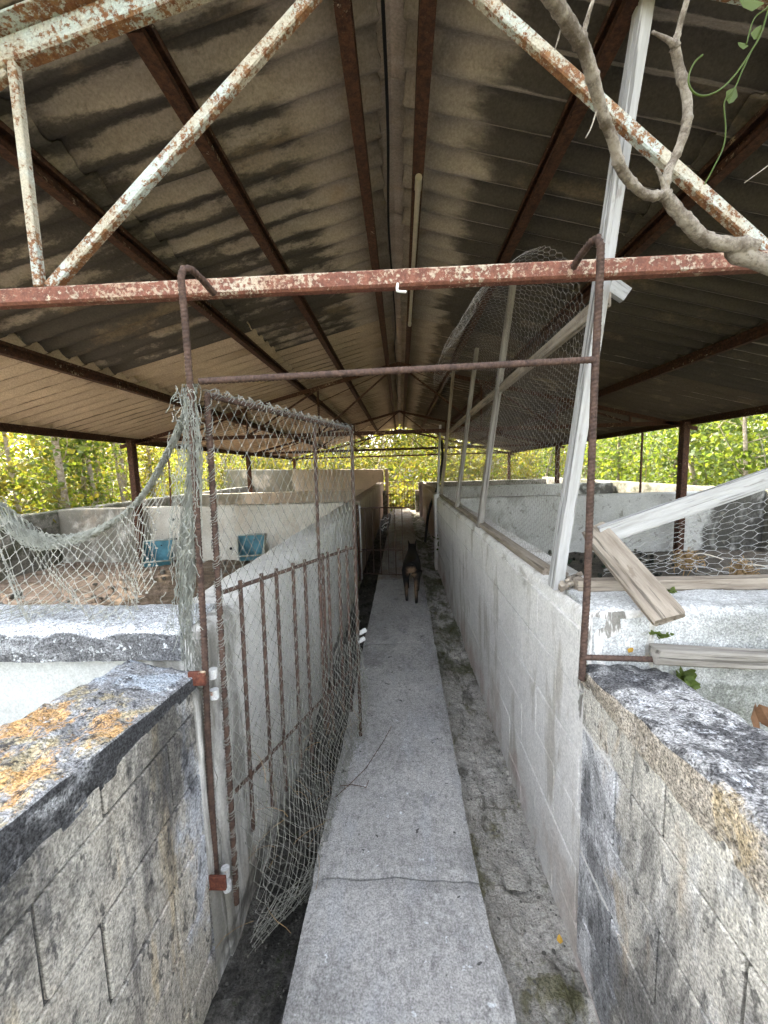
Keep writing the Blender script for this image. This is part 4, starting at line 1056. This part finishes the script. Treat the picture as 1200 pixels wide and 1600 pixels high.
# ------------------------------------------------------------------ dry branch and vine
def limb(mb, pix, r0, r1, n=10, ext=None):
    pts = [at(a, b, Y=c) for a, b, c in pix]
    if ext: pts = [Vector(e) for e in ext] + pts
    P_ = smooth_path(pts, 10); m = len(P_)
    rad = [.78 * (r0 + (r1 - r0) * i / (m - 1)) * (1 + .14 * nz(P_[i], 30) + .12 * nz(P_[i], 80) + (.22 if (i % 13 == 6) else 0)) for i in range(m)]
    for i in range(1, m - 1): P_[i] = P_[i] + Vector((nz(P_[i], 14, 3), nz(P_[i], 14, 5), nz(P_[i], 14, 8))) * .003
    mb.tube(P_, rad, n)
br = thing('dry_branch', 'bare pale crooked branch reaching in at the upper right in front of the truss', 'branch', (2.6, .8, -.3))
mb = MB()
limb(mb, [(1215, 418, 1.1), (1180, 388, 1.1), (1140, 383, 1.1), (1100, 372, 1.1), (1070, 345, 1.08), (1045, 312, 1.06), (1036, 300, 1.05)], .03, .016, 12, ext=[(2.62, .7, -.4), (2.55, .75, .5), (2.1, .9, 1.4)])
mb.V = [Vector(v) - br.location for v in mb.V]; mb.build('main_limb', 'branch', br, True)
mb = MB(); limb(mb, [(1040, 304, 1.055), (1010, 304, 1.05), (985, 285, 1.03), (968, 258, 1.0), (955, 215, .97), (938, 165, .93), (922, 110, .89), (908, 68, .86), (885, 28, .82), (855, -12, .78), (820, -60, .74)], .0125, .0165)
mb.V = [Vector(v) - br.location for v in mb.V]; mb.build('side_limb', 'branch', br, True)
mb = MB(); limb(mb, [(1038, 302, 1.055), (1043, 270, 1.05), (1058, 238, 1.05), (1071, 195, 1.04), (1072, 150, 1.03), (1060, 100, 1.02), (1053, 72, 1.01)], .0125, .0125)
limb(mb, [(1054, 74, 1.01), (1062, 40, 1.0), (1076, -12, .98), (1090, -60, .96)], .009, .0065, 8)
limb(mb, [(1056, 76, 1.01), (1045, 64, 1.0), (1020, 48, 1.0)], .011, .003, 8)
mb.V = [Vector(v) - br.location for v in mb.V]; mb.build('side_limb', 'branch', br, True)
mb = MB(); limb(mb, [(912, 52, .86), (920, 20, .85), (932, -15, .84)], .006, .004, 7); mb.V = [Vector(v) - br.location for v in mb.V]; mb.build('twig', 'branch', br, True)
mb = MB(); limb(mb, [(933, 170, .93), (925, 195, .92), (914, 216, .91)], .0025, .0015, 5); mb.V = [Vector(v) - br.location for v in mb.V]; mb.build('twig', 'branch', br, True)
mb = MB(); limb(mb, [(876, 48, .84), (870, 66, .83), (866, 78, .83)], .0025, .0015, 5); mb.V = [Vector(v) - br.location for v in mb.V]; mb.build('twig', 'branch', br, True)
mb = MB(); limb(mb, [(1036, 290, 1.05), (1030, 272, 1.04), (1025, 262, 1.04)], .006, .003, 6); mb.V = [Vector(v) - br.location for v in mb.V]; mb.build('twig', 'branch', br, True)
mb = MB(); limb(mb, [(1215, 250, 1.0), (1190, 268, 1.0), (1163, 286, 1.0)], .0018, .0014, 5); mb.V = [Vector(v) - br.location for v in mb.V]; mb.build('twig', 'branch', br, True)
def leafquad(c_, d, n_, L, W):
    d = Vector(d).normalized(); n_ = Vector(n_); n_ = (n_ - d * n_.dot(d)).normalized(); s_ = d.cross(n_)
    return [c_, c_ + d * L * .35 + s_ * W * .5 - n_ * .12 * W, c_ + d * L * .75 + s_ * W * .32 - n_ * .1 * W, c_ + d * L, c_ + d * L * .75 - s_ * W * .32 - n_ * .1 * W, c_ + d * L * .35 - s_ * W * .5 - n_ * .12 * W, c_ + d * L * .5 + n_ * .0], [(0, 1, 6), (1, 2, 6), (2, 3, 6), (3, 4, 6), (4, 5, 6), (5, 0, 6)]
vn = thing('vine', 'green climbing vine tendril hanging at the top right corner', 'vine', at(1230, -60, Y=1.0))
mb = MB()
for pix, r_ in (([(1230, -60, 1.0), (1205, 0, 1.0), (1190, 50, 1.0), (1175, 78, 1.0), (1150, 115, 1.0), (1125, 140, .99), (1098, 150, .98), (1080, 140, .98), (1076, 120, .98), (1085, 98, .98), (1098, 86, .98)], 0.0019),
                ([(1175, 78, 1.0), (1160, 110, 1.0), (1147, 140, 1.0), (1132, 160, 1.0), (1134, 200, 1.0), (1130, 230, 1.0), (1115, 262, 1.0), (1101, 288, 1.0)], .0016),
                ([(1225, -30, 1.02), (1200, 10, 1.0), (1178, 30, 1.0), (1166, 70, 1.0)], .0014)):
    P_ = smooth_path([at(a, b, Y=c) for a, b, c in pix], 7); V, F = tube(P_, r_, 6); mb.add([v - vn.location for v in V], F)
mb.build('stem', 'leaf_vine', vn, True)
for (px, py, L, d) in ((1150, 135, .035, (-.4, 0, -1)), (1178, 62, .03, (.3, 0, .6)), (1195, 5, .05, (-.5, .1, .2)), (1170, 72, .025, (-.8, 0, .3))):
    V, F = leafquad(at(px, py, Y=1.0) - vn.location, d, (.2, -1, .3), L, L * .8); obj('leaf', mesh_of('leaf', V, F), 'leaf_vine', vn)
def sprig(name, label, base, n, h, spread, lsize, mat, seed):
    rs = random.Random(seed); t_ = thing(name, label, 'plant', base); ms = MB(); ml = MB()
    for i in range(n):
        d = Vector((rs.uniform(-spread, spread), rs.uniform(-spread, spread), 1)).normalized(); P_ = [Vector((0, 0, 0))]
        for k in range(4): P_.append(P_[-1] + d * h / 4 + Vector((rs.uniform(-.01, .01), rs.uniform(-.01, .01), -.004 * k)))
        ms.tube(P_, .0015, 4)
        for k in range(1, 5):
            for q in range(2):
                dd = Vector((rs.uniform(-1, 1), rs.uniform(-1, .6), rs.uniform(-.3, .7)))
                V, F = leafquad(P_[k], dd, (rs.uniform(-.3, .3), -.6, 1), lsize * rs.uniform(.6, 1.2), lsize * rs.uniform(.5, .9)); ml.add(V, F)
    ms.build('stem', mat, t_); tag(ml.build('leaves', mat, t_), kind='stuff')
sprig('weed', 'small green weed sprouting by the splintered plank', at(1046, 935, Y=1.36), 4, .05, .5, .02, 'leaf_vine', 1)
sprig('weed', 'bright green weed rooted beside the split grey plank', at(1066, 1072, Y=1.17), 6, .06, .9, .032, 'leaf_vine', 2)
sprig('weed', 'tiny green weed on the white cross wall face', at(1030, 998, Y=1.18), 3, .04, .5, .015, 'leaf_vine', 3)
sprig('weed', 'dark leafy weed growing against the white pillar', at(694, 880, Y=6.1), 9, .5, .5, .08, 'leaf_dark', 4)
# brown dry leaf hanging at the right edge
V, F = leafquad(at(1180, 1098, Y=1.1), (.15, -.1, -1), (.6, -1, .2), .10, .05); V2, F2 = leafquad(at(1186, 1100, Y=1.09), (.5, -.1, -1), (-.4, -1, .2), .08, .05)
mb = MB(); mb.add(V, F); mb.add(V2, F2); tag(mb.build('dry_leaf', 'dry_leaf'), 'curled brown dry leaf at the right edge below the split plank', 'leaf')
V, F = leafquad(at(762, 1122 + 355, Z=-.085), (.3, 1, .1), (0, 0, 1), .03, .022)
c_ = at(875, 1475, Z=-.09); V, F = leafquad(c_, (.3, 1, .15), (0, .1, 1), .028, .02); tag(obj('fallen_leaf', mesh_of('fallen_leaf', V, F), 'yellow_leaf'), 'single yellow fallen leaf in the right gutter', 'leaf')
c_ = at(982, 1020, Y=1.19); V, F = leafquad(c_, (.3, -.2, .6), (0, -1, .4), .022, .016); tag(obj('fallen_leaf', mesh_of('fallen_leaf', V, F), 'yellow_leaf'), 'yellow leaf on the wall end beside the rebar tie', 'leaf')

# ------------------------------------------------------------------ rubble in the gutters and pens
def pebbles(name, label, mat, pts, smin, smax, seed):
    rs = random.Random(seed); mb = MB()
    for p in pts:
        s_ = rs.uniform(smin, smax) * (1 if rs.random() > .12 else 1.8); R = Euler((rs.random() * 6, rs.random() * 6, rs.random() * 6)).to_matrix()
        V, F = cbox((1, .8, .55), .28); mb.add([Vector(p) + R @ (Vector(v) * s_ * rs.uniform(.75, 1.2)) for v in V], F)
    o = mb.build(name, mat); return tag(o, label, 'rubble', kind='stuff')
pebbles('gutter_rubble', 'dark crumbs and pebbles in the left gutter', 'stone', [(x, y, gutl(x, y) + .002) for x, y in ((random.uniform(-.6, -.36), random.uniform(.8, 6)) for _ in range(420))], .004, .012, 1)
pebbles('gutter_rubble', 'dry mud crumbs in the right gutter', 'stone', [(x, y, gutr(x, y) + .002) for x, y in ((random.uniform(.28, .53), random.uniform(.7, 6)) for _ in range(420))], .004, .011, 2)
pebbles('walkway_crumbs', 'small pale specks scattered on the walkway', 'stone', [(random.uniform(-.3, .2), random.uniform(.8, 6), .002) for _ in range(110)], .0015, .0045, 3)
pebbles('pen_rubble', 'dark rubble on the floor of the right pen', 'dark_stone', [(random.uniform(.9, 3.4), random.uniform(3.0, 6.0), .17) for _ in range(260)], .02, .06, 4)
pebbles('pen_rubble', 'loose stones on the earth floor of the left pen', 'stone', [(random.uniform(-4.5, -1), random.uniform(3.4, 6.0), .15) for _ in range(70)], .02, .06, 5)
for k, (lab, cpx) in enumerate((('flat slab of flaked mud beside the walkway edge', (800, 1365)), ('flat pale chunk of mortar in the right gutter near the camera', (868, 1560)))):
    c_ = at(*cpx, Z=-.09); rs = random.Random(k); mb = MB(); V, F = cbox((.08, .11, .022), .008)
    mb.add([c_ + Vector(v) * 1 + Vector((rs.uniform(-.008, .008), rs.uniform(-.01, .01), rs.uniform(-.004, .004))) for v in V], F); tag(mb.build('mud_flake', 'gutter_right'), lab, 'rubble')

# ------------------------------------------------------------------ feeding troughs
def trough(loc, rz, label):
    t_ = thing('feeding_trough', label, 'trough', loc, 'blue feeding troughs'); t_.rotation_euler = (0, 0, rz)
    w, hb, hf, dp, th = .20, .36, .10, .30, .012
    prof = [(-dp, hf), (-dp + .05, .02), (-.10, 0.0), (-.02, .06), (0, hb)]     # y,z from front lip to back top
    V = []; F = []; m = len(prof)
    def ring(sc, dx, o):
        out = []
        for (y, z) in prof:
            ww = w * (.72 + .28 * min(1, z / hb + .25)); out.append((ww * dx * sc, y + o[0], z + o[1]))
        return out
    L_ = ring(1, -1, (0, 0)); R_ = ring(1, 1, (0, 0)); L2 = ring(.92, -1, (.006, .012)); R2 = ring(.92, 1, (.006, .012))
    V = L_ + R_ + L2 + R2
    for i in range(m - 1):
        F.append((i, m + i, m + i + 1, i + 1)); F.append((2 * m + i, 2 * m + i + 1, 3 * m + i + 1, 3 * m + i))
    F.append(tuple(range(m))); F.append(tuple(m + i for i in range(m))[::-1]); F.append(tuple(2 * m + i for i in range(m))[::-1]); F.append(tuple(3 * m + i for i in range(m)))
    obj('basin', mesh_of('basin', V, F), 'trough', t_)
    mb = MB()
    for (a, b) in ((L_[0], R_[0]), (L_[0], L_[-1]), (R_[0], R_[-1]), (L_[-1], R_[-1])): mb.tube([a, b], .011, 6)
    mb.build('rim', 'trough_rim', t_, True)
    mb = MB(); mb.tube([(.03, -.016, .28), (.03, -.002, .28)], .01, 8); mb.build('bolt_hole', 'cable', t_)
c1 = at(247, 886, Y=5.78); trough((c1.x, 5.86, .13), .35, 'blue plastic trough beside the rusty post, left of the pair')
c2 = at(392, 878, Y=5.9); trough((c2.x, 6.0, .16), .25, 'blue-green plastic trough seen through the gate net, right of the pair')
for i, (px, py) in enumerate(((271, 812), (361, 857), (275, 842))):
    c_ = at(px, py, Y=6.05); mb = MB(); mb.tube([c_ + Vector((0, .0, 0)), c_ + Vector((0, -.01, 0))], .022, 7)
    tag(mb.build('wall_fixing', 'cable'), ['dark hole high on the white pen wall near the post', 'dark hole low on the white pen wall by the right trough', 'dark stub on the white pen wall above the left trough'][i], 'fixing')
# thin rods
for (a, b, Y, lab) in (((262, 690), (268, 800), 8.2, 'thin rusty rod behind the left pen wall beside the hanging net'), ((1004, 672), (1000, 772), 7.2, 'thin dark rod left of the right post'),):
    mb = MB(); mb.tube([at(*a, Y=Y), at(*b, Y=Y)], .02, 6); o = mb.build('steel_rod', 'steel_rust'); tag(o, lab, 'rod')

# ------------------------------------------------------------------ inner bar gate, far gate
ig = thing('bar_gate', 'small thin-barred gate half closed across the walkway ahead of the dog', 'gate', (-.6, 5.5, 0))
def ip(s, z): return Vector((-.60 + .60 * s, 5.5 - .2 * s, z)) - ig.location
for (n_, z_) in (('rail', .93), ('rail', .36), ('rail', .03)):
    mb = MB(); mb.tube([ip(.02, z_), ip(1, z_ + .02)], .008, 6); mb.build(n_, 'rebar', ig, True)
for s in (.17, .34, .51, .68, .84, 1.0):
    mb = MB(); mb.tube([ip(s, .03), ip(s, .94)], .0065, 6); mb.build('bar', 'rebar', ig, True)
mb = MB(); mb.tube([ip(0, -.08), ip(0, .98)], .02, 8); mb.build('hinge_post', 'steel_rust', ig, True)
mb = MB(); mb.tube([ip(.05, -.05), ip(.05, .97)], .012, 8); mb.build('stile', 'weld_white', ig, True)
E_ = []; p = ip(.95, .96)
for k in range(5):
    q = ip(.78 - .03 * k + random.uniform(-.02, .02), .93 - .06 * k)
    for i in range(7): q2 = q + Vector((random.uniform(-.03, .03), random.uniform(-.02, .02), random.uniform(-.06, .02))); E_.append((q, q2)); q = q2
V, F = wires(E_, .005); mb = MB(); mb.add(V, F); mb.build('tie_wire', 'wire', ig)
fg = thing('far_gate', 'dark barred gate closing the far end of the walkway', 'gate', (0, 14.0, 0))
mb = MB()
for z_ in (.03, .50, .92):
    mb = MB(); mb.tube([Vector((-.48, 0, z_)), Vector((.42, 0, z_))], .014, 6); mb.build('rail', 'steel_rust', fg, True)
for i in range(10):
    x = -.48 + .1 * i; mb = MB(); mb.tube([Vector((x, 0, .03)), Vector((x, 0, .92))], .010, 6); mb.build('bar', 'steel_rust', fg, True)
for (x, lab) in ((-.58, 'dark stub wall left of the far gate'), (.56, 'dark stub wall right of the far gate')):
    wall('stub_wall', lab, 'moss_wall', (x - .09, 14.1, 0), (x + .09, 14.1, 0), .25, -.4, .62, res=.05, amp=.01, seed=61)
wall('end_post', 'slim orange brown post at the end of the tall beige wall', 'pink_wall', (-.56, 14.55, 0), (-.44, 14.55, 0), .12, -.4, 1.38, res=.06, amp=.003, seed=63)
wall('end_post', 'slim pinkish post at the far end of the right walkway wall', 'pink_wall', (.62, 12.6, 0), (.62, 12.75, 0), .14, -.4, .95, res=.06, amp=.003, seed=64)
tk = MB(); tk.tube([(.2, 21, -.3), (.2, 21, 1.25), (.2, 21, 1.3)], [.62, .6, .5], 20); tag(tk.build('water_tank', 'tank', None, True), 'round grey concrete tank beyond the far gate', 'tank')

# ------------------------------------------------------------------ dog
def skin_mesh(nodes, edges, name, sub=2):
    me = bpy.data.meshes.new(name); me.from_pydata([n[:3] for n in nodes], edges, [])
    o = bpy.data.objects.new(name, me); COL.objects.link(o)
    md = o.modifiers.new('skin', 'SKIN'); md.use_smooth_shade = True
    for i, n in enumerate(nodes):
        sv = me.skin_vertices[0].data[i]; r = n[3]; sv.radius = r if hasattr(r, '__len__') else (r, r)
    me.skin_vertices[0].data[0].use_root = True
    sb = o.modifiers.new('sub', 'SUBSURF'); sb.levels = sub; sb.render_levels = sub
    dg = bpy.context.evaluated_depsgraph_get(); ev = o.evaluated_get(dg)
    m2 = bpy.data.meshes.new_from_object(ev); bpy.data.objects.remove(o); m2.name = name
    m2.shade_smooth(); return m2
nd = [(0, .07, .43, (.088, .085)), (0, .22, .435, (.078, .085)), (0, .38, .425, (.082, .105)), (0, .49, .465, (.068, .085)), (0, .57, .51, .052), (0, .635, .535, (.05, .048)), (0, .72, .515, .028), (0, .775, .505, .022),
      (-.036, .62, .575, (.020, .012)), (-.050, .615, .63, (.006, .004)), (.036, .62, .575, (.020, .012)), (.050, .615, .63, (.006, .004)),
      (-.058, .06, .36, (.045, .058)), (-.062, .10, .27, .038), (-.058, -.015, .16, .021), (-.055, .015, .04, .018), (-.055, .055, .018, (.022, .015)),
      (.055, .04, .36, (.045, .058)), (.058, .05, .26, .038), (.052, -.075, .155, .021), (.05, -.075, .04, .018), (.05, -.03, .018, (.022, .015)),
      (-.065, .43, .34, .045), (-.066, .40, .23, .030), (-.062, .45, .11, .021), (-.062, .47, .025, .022),
      (.065, .43, .34, .045), (.066, .38, .23, .030), (.062, .35, .11, .021), (.062, .37, .025, .022),
      (.0, -.02, .485, .024), (.03, -.06, .49, .016), (.055, -.07, .46, .012), (.065, -.07, .42, .007)]
ed = [(0, 1), (1, 2), (2, 3), (3, 4), (4, 5), (5, 6), (6, 7), (5, 8), (8, 9), (5, 10), (10, 11), (0, 12), (12, 13), (13, 14), (14, 15), (15, 16), (0, 17), (17, 18), (18, 19), (19, 20), (20, 21),
      (2, 22), (22, 23), (23, 24), (24, 25), (2, 26), (26, 27), (27, 28), (28, 29), (0, 30), (30, 31), (31, 32), (32, 33)]
dog = obj('dog', skin_mesh(nd, ed, 'dog'), 'dog'); dog.location = (.085, 4.32, .003); dog.scale = (1.0, .95, .93); dog.rotation_euler = (0, 0, math.radians(-3))
tag(dog, 'black dog with tan rump trotting away along the walkway', 'dog')

# ------------------------------------------------------------------ vegetation
def leaves_mesh(name, centers, size, seed, mats, fold=.2):
    """centers: (N,3) leaf positions -> two-triangle folded leaves, random orientation with a droop"""
    r_ = np.random.default_rng(seed); C = np.asarray(centers); N_ = len(C)
    th = r_.uniform(0, 2 * np.pi, N_); el = r_.normal(-.25, .55, N_)
    D = np.stack([np.cos(th) * np.cos(el), np.sin(th) * np.cos(el), np.sin(el)], 1)
    A = r_.normal(size=(N_, 3)); A[:, 2] += .6; S_ = np.cross(D, A); S_ /= np.linalg.norm(S_, axis=1, keepdims=True)
    Nn = np.cross(S_, D); L = (size * r_.uniform(.55, 1.35, N_))[:, None]; W = L * r_.uniform(.3, .5, N_)[:, None]
    V = np.stack([C, C + D * L * .5 + S_ * W + Nn * W * fold, C + D * L, C + D * L * .5 - S_ * W + Nn * W * fold], 1).reshape(-1, 3)
    me = bpy.data.meshes.new(name); me.vertices.add(len(V)); me.vertices.foreach_set('co', V.ravel().astype(np.float32))
    base = (np.arange(N_) * 4)[:, None]; T = np.concatenate([base + [0, 1, 2], base + [0, 2, 3]], 1).reshape(-1)
    me.loops.add(len(T)); me.loops.foreach_set('vertex_index', T.astype(np.int32))
    np_ = N_ * 2; me.polygons.add(np_); me.polygons.foreach_set('loop_start', (np.arange(np_) * 3).astype(np.int32)); me.polygons.foreach_set('loop_total', np.full(np_, 3, np.int32))
    mi = np.repeat(r_.choice(len(mats), N_, p=None), 2); 
    for m_ in mats: me.materials.append(MAT[m_])
    me.polygons.foreach_set('material_index', mi.astype(np.int32)); me.update(); me.validate(); return me
def clumps(n, per, box, sig, seed, zpow=1.0):
    r_ = np.random.default_rng(seed); lo, hi = np.array(box[0]), np.array(box[1])
    u = r_.random((n, 3)); u[:, 2] = u[:, 2] ** zpow; c_ = lo + (hi - lo) * u
    P_ = np.repeat(c_, per, 0) + r_.normal(size=(n * per, 3)) * (np.array(sig) * r_.uniform(.6, 1.3, (n, 1))).repeat(per, 0)
    P_[:, 2] = np.maximum(P_[:, 2], -.1); return P_
def tree_meshes(seed, h, crown_r, crown_z, nl, mats, lsz):
    rs = random.Random(seed); mb = MB(); tips = []
    P_ = [Vector((0, 0, -.3))]; d = Vector((rs.uniform(-.12, .12), rs.uniform(-.12, .12), 1)).normalized()
    while P_[-1].z < h: P_.append(P_[-1] + d * .3); d = (d + Vector((rs.uniform(-.09, .09), rs.uniform(-.09, .09), .05))).normalized()
    n = len(P_); r0 = .035 + .02 * rs.random(); mb.tube(P_, [r0 * (1 - .75 * i / n) + .006 for i in range(n)], 7)
    for i in range(2, n):
        for q in range(rs.choice([1, 1, 2])):
            an = rs.uniform(0, 6.28); dd = Vector((math.cos(an), math.sin(an), rs.uniform(.3, 1.1))).normalized(); L = crown_r * rs.uniform(.45, 1) * (1 if P_[i].z > crown_z else .55)
            q_ = [P_[i]]
            for k in range(4): q_.append(q_[-1] + dd * L / 4); dd = (dd + Vector((rs.uniform(-.25, .25), rs.uniform(-.25, .25), .03))).normalized()
            mb.tube(q_, [.011, .009, .007, .005, .003], 4); tips += q_[1:]
    r_ = np.random.default_rng(seed); T = np.array([tuple(t_) for t_ in tips])
    C = T[r_.integers(0, len(T), nl)] + r_.normal(size=(nl, 3)) * .16
    return mb.mesh('trunk', True), leaves_mesh('crown', C, lsz, seed, mats)
TM = {}
for k, (h, cr, cz, nl, mats, ls) in enumerate(((5.2, 1.0, 1.6, 2600, ['leaf', 'leaf_gold'], .085), (6.0, 1.1, 1.4, 2800, ['leaf', 'leaf', 'leaf_gold'], .08), (4.6, .9, 1.2, 2400, ['leaf', 'leaf_dark'], .085), (4.2, .9, .8, 2600, ['leaf_dark', 'leaf_dark', 'leaf'], .09), (5.0, 1.0, .8, 2800, ['leaf_gold', 'leaf', 'leaf_gold'], .085))):
    a, b = tree_meshes(40 + k, h, cr, cz, nl, mats, ls); a.materials.append(MAT['trunk']); TM[k] = (a, b)
def tree(px, dist, k, rz, sc, label, group):
    """stands where the line of sight at column px is dist metres away along y or x"""
    d = ROT @ Vector(((px - 600) / FPX, -(735 - 800) / FPX, -1)); d.z = 0; d.normalize(); p = d * dist
    t_ = thing('slender_tree', label, 'tree', (p.x, p.y, -.15), group); t_.rotation_euler = (0, 0, rz); t_.scale = (sc,) * 3
    obj('trunk', TM[k][0], None, t_); obj('crown', TM[k][1], None, t_)
G1 = 'slender trees beyond the left wall'
tree(22, 9.0, 0, .3, 1.0, 'thin pale tree at the left edge above the draped net', G1)
tree(60, 10.4, 2, 1.9, 1.0, 'tree with paired slanting stems right of the left edge', G1)
tree(98, 8.6, 1, 2.2, 1.2, 'stoutest dark trunk left of the rusty left post', G1)
tree(128, 11, 0, 3.3, .95, 'thin leaning trunk halfway to the rusty left post', G1)
tree(158, 9.6, 2, 4.1, 1.0, 'slender tree a little left of the rusty left post', G1)
tree(188, 12, 1, 5.0, 1.0, 'pale trunk just left of the rusty left post', G1)
tree(238, 12.5, 4, 0.7, 1.0, 'golden tree between the rusty left post and the net bundle', G1)
tree(345, 17, 4, 1.4, 1.0, 'golden tree behind the far grey wall, seen through the gate net', G1)
tree(420, 20, 0, 2.0, 1.1, 'yellow-green tree above the tall beige wall, seen through the net', G1)
G2 = 'trees closing the far end'
for px, ds, k, rz, lab in ((500, 23, 4, .3, 'golden tree above the middle of the tall beige wall'), (560, 26, 0, 1.1, 'sunny tree above the right end of the beige wall'), (600, 24, 4, 2.5, 'golden tree straight above the far gate'),
                           (645, 27, 1, 3.1, 'tall sunny tree just right of the far gate'), (705, 22, 4, 4.2, 'golden tree behind the hanging black cable'), (770, 20, 4, 5.1, 'golden tree behind the third timber post')):
    tree(px, ds, k, rz, 1.1, lab, G2)
G3 = 'trees beyond the right wall'
for px, ds, k, rz, lab in ((845, 17, 2, .6, 'green tree seen through the chicken wire'), (965, 13, 3, 1.6, 'dark green tree left of the right thin rod'), (1030, 12, 3, 2.9, 'dark green tree between the rod and the right post'),
                           (1110, 10.5, 2, 3.8, 'broad green tree right of the right post'), (1180, 9.5, 3, 4.9, 'dark green tree at the right edge above the pale plank')):
    tree(px, ds, k, rz, 1.05, lab, G3)
for (x, y, k, rz, lab) in ((-3.4, -2.6, 3, .4, 'unseen leafy tree added behind the camera at left to shade the near walls'), (3.3, -3.0, 3, 2.4, 'unseen leafy tree added behind the camera at right to shade the near walls'), (.4, -5.2, 3, 4.0, 'unseen leafy tree added straight behind the camera to shade the near walls')):  # out-of-view trees added to block sky light from the near walls
    t_ = thing('unseen_shade_tree', lab, 'tree', (x, y, -.15), 'unseen trees added for shade'); t_.rotation_euler = (0, 0, rz); t_.scale = (1.7, 1.7, 1.35)
    obj('trunk', TM[k][0], None, t_); obj('crown', TM[k][1], None, t_)
# undergrowth that reads as one mass on each side
def thicket(name, label, P_, mats, lsz, stems, seed):
    me = leaves_mesh(name, P_, lsz, seed, mats); o = obj(name, me); tag(o, label, 'thicket', kind='stuff')
    E_ = []; rs = random.Random(seed); rad = []
    for (x, y, h) in stems:
        p = Vector((x, y, -.2)); d = Vector((rs.uniform(-.35, .35), rs.uniform(-.35, .35), 1)).normalized(); r0 = rs.uniform(.008, .034)
        for i in range(int(h / .35)):
            q = p + d * .35; E_.append((p, q)); rad.append(r0 * (1 - i / (h / .35) * .7)); d = (d + Vector((rs.uniform(-.14, .14), rs.uniform(-.14, .14), 0))).normalized(); p = q
    V, F = wires(E_, rad, 4); mb = MB(); mb.add(V, F); tag(mb.build(name.replace('thicket', 'thicket_stems'), 'trunk'), label.replace('leafy', 'thin bare stems of the leafy'), 'thicket', kind='stuff')
rs = random.Random(99)
P_ = np.concatenate([clumps(640, 62, ((-9.5, -2, -.1), (-6.1, 19, 3.0)), (.30, .30, .24), 1, 1.1), clumps(620, 75, ((-15, -2, .2), (-9, 26, 6.0)), (.45, .45, .4), 2)])
thicket('thicket_left', 'sunlit leafy undergrowth beyond the left pens', P_, ['leaf', 'leaf_gold', 'leaf'], .075, [(rs.uniform(-11, -6.2), rs.uniform(-1, 22), rs.uniform(2.5, 5)) for _ in range(260)], 5)
P_ = np.concatenate([clumps(640, 60, ((6.0, -2, -.1), (9.5, 19, 2.8)), (.28, .28, .24), 3, 1.0), clumps(480, 65, ((9, -2, .3), (16, 26, 5.0)), (.4, .4, .35), 4)])
thicket('thicket_right', 'green leafy undergrowth beyond the right pens', P_, ['leaf_dark', 'leaf', 'leaf_dark'], .085, [(rs.uniform(6, 10), rs.uniform(-1, 20), rs.uniform(1.5, 3.5)) for _ in range(120)], 6)
P_ = np.concatenate([clumps(46, 70, ((-1.3, 15.0, -.3), (1.5, 17.2, .8)), (.2, .2, .16), 17), clumps(420, 60, ((-8, 17.5, -.1), (8, 22, 2.0)), (.3, .3, .25), 7, 1.2), clumps(900, 66, ((-15, 20, .2), (15, 30, 7.5)), (.45, .45, .4), 8)])
thicket('thicket_far', 'golden leafy growth closing the far end', P_, ['leaf_gold', 'leaf', 'leaf_gold'], .13, [(rs.uniform(-9, 9), rs.uniform(18, 28), rs.uniform(2, 4.5)) for _ in range(170)], 7)
P_ = np.concatenate([clumps(420, 60, ((-26, -4, 0), (-17, 36, 9)), (.8, .8, .7), 11), clumps(800, 60, ((-20, 31, 0), (20, 37, 10)), (.8, .8, .7), 12), clumps(300, 60, ((17, -4, 0), (25, 36, 8)), (.8, .8, .7), 13)])
thicket('forest_thicket', 'distant leafy forest mass behind all the nearer trees', P_, ['leaf', 'leaf_gold', 'leaf_dark'], .36, [(rs.uniform(-22, 22), rs.uniform(31, 37), rs.uniform(3, 6)) for _ in range(60)], 8)
print('tris', sum(len(o.data.polygons) for o in bpy.data.objects if o.type == 'MESH'))
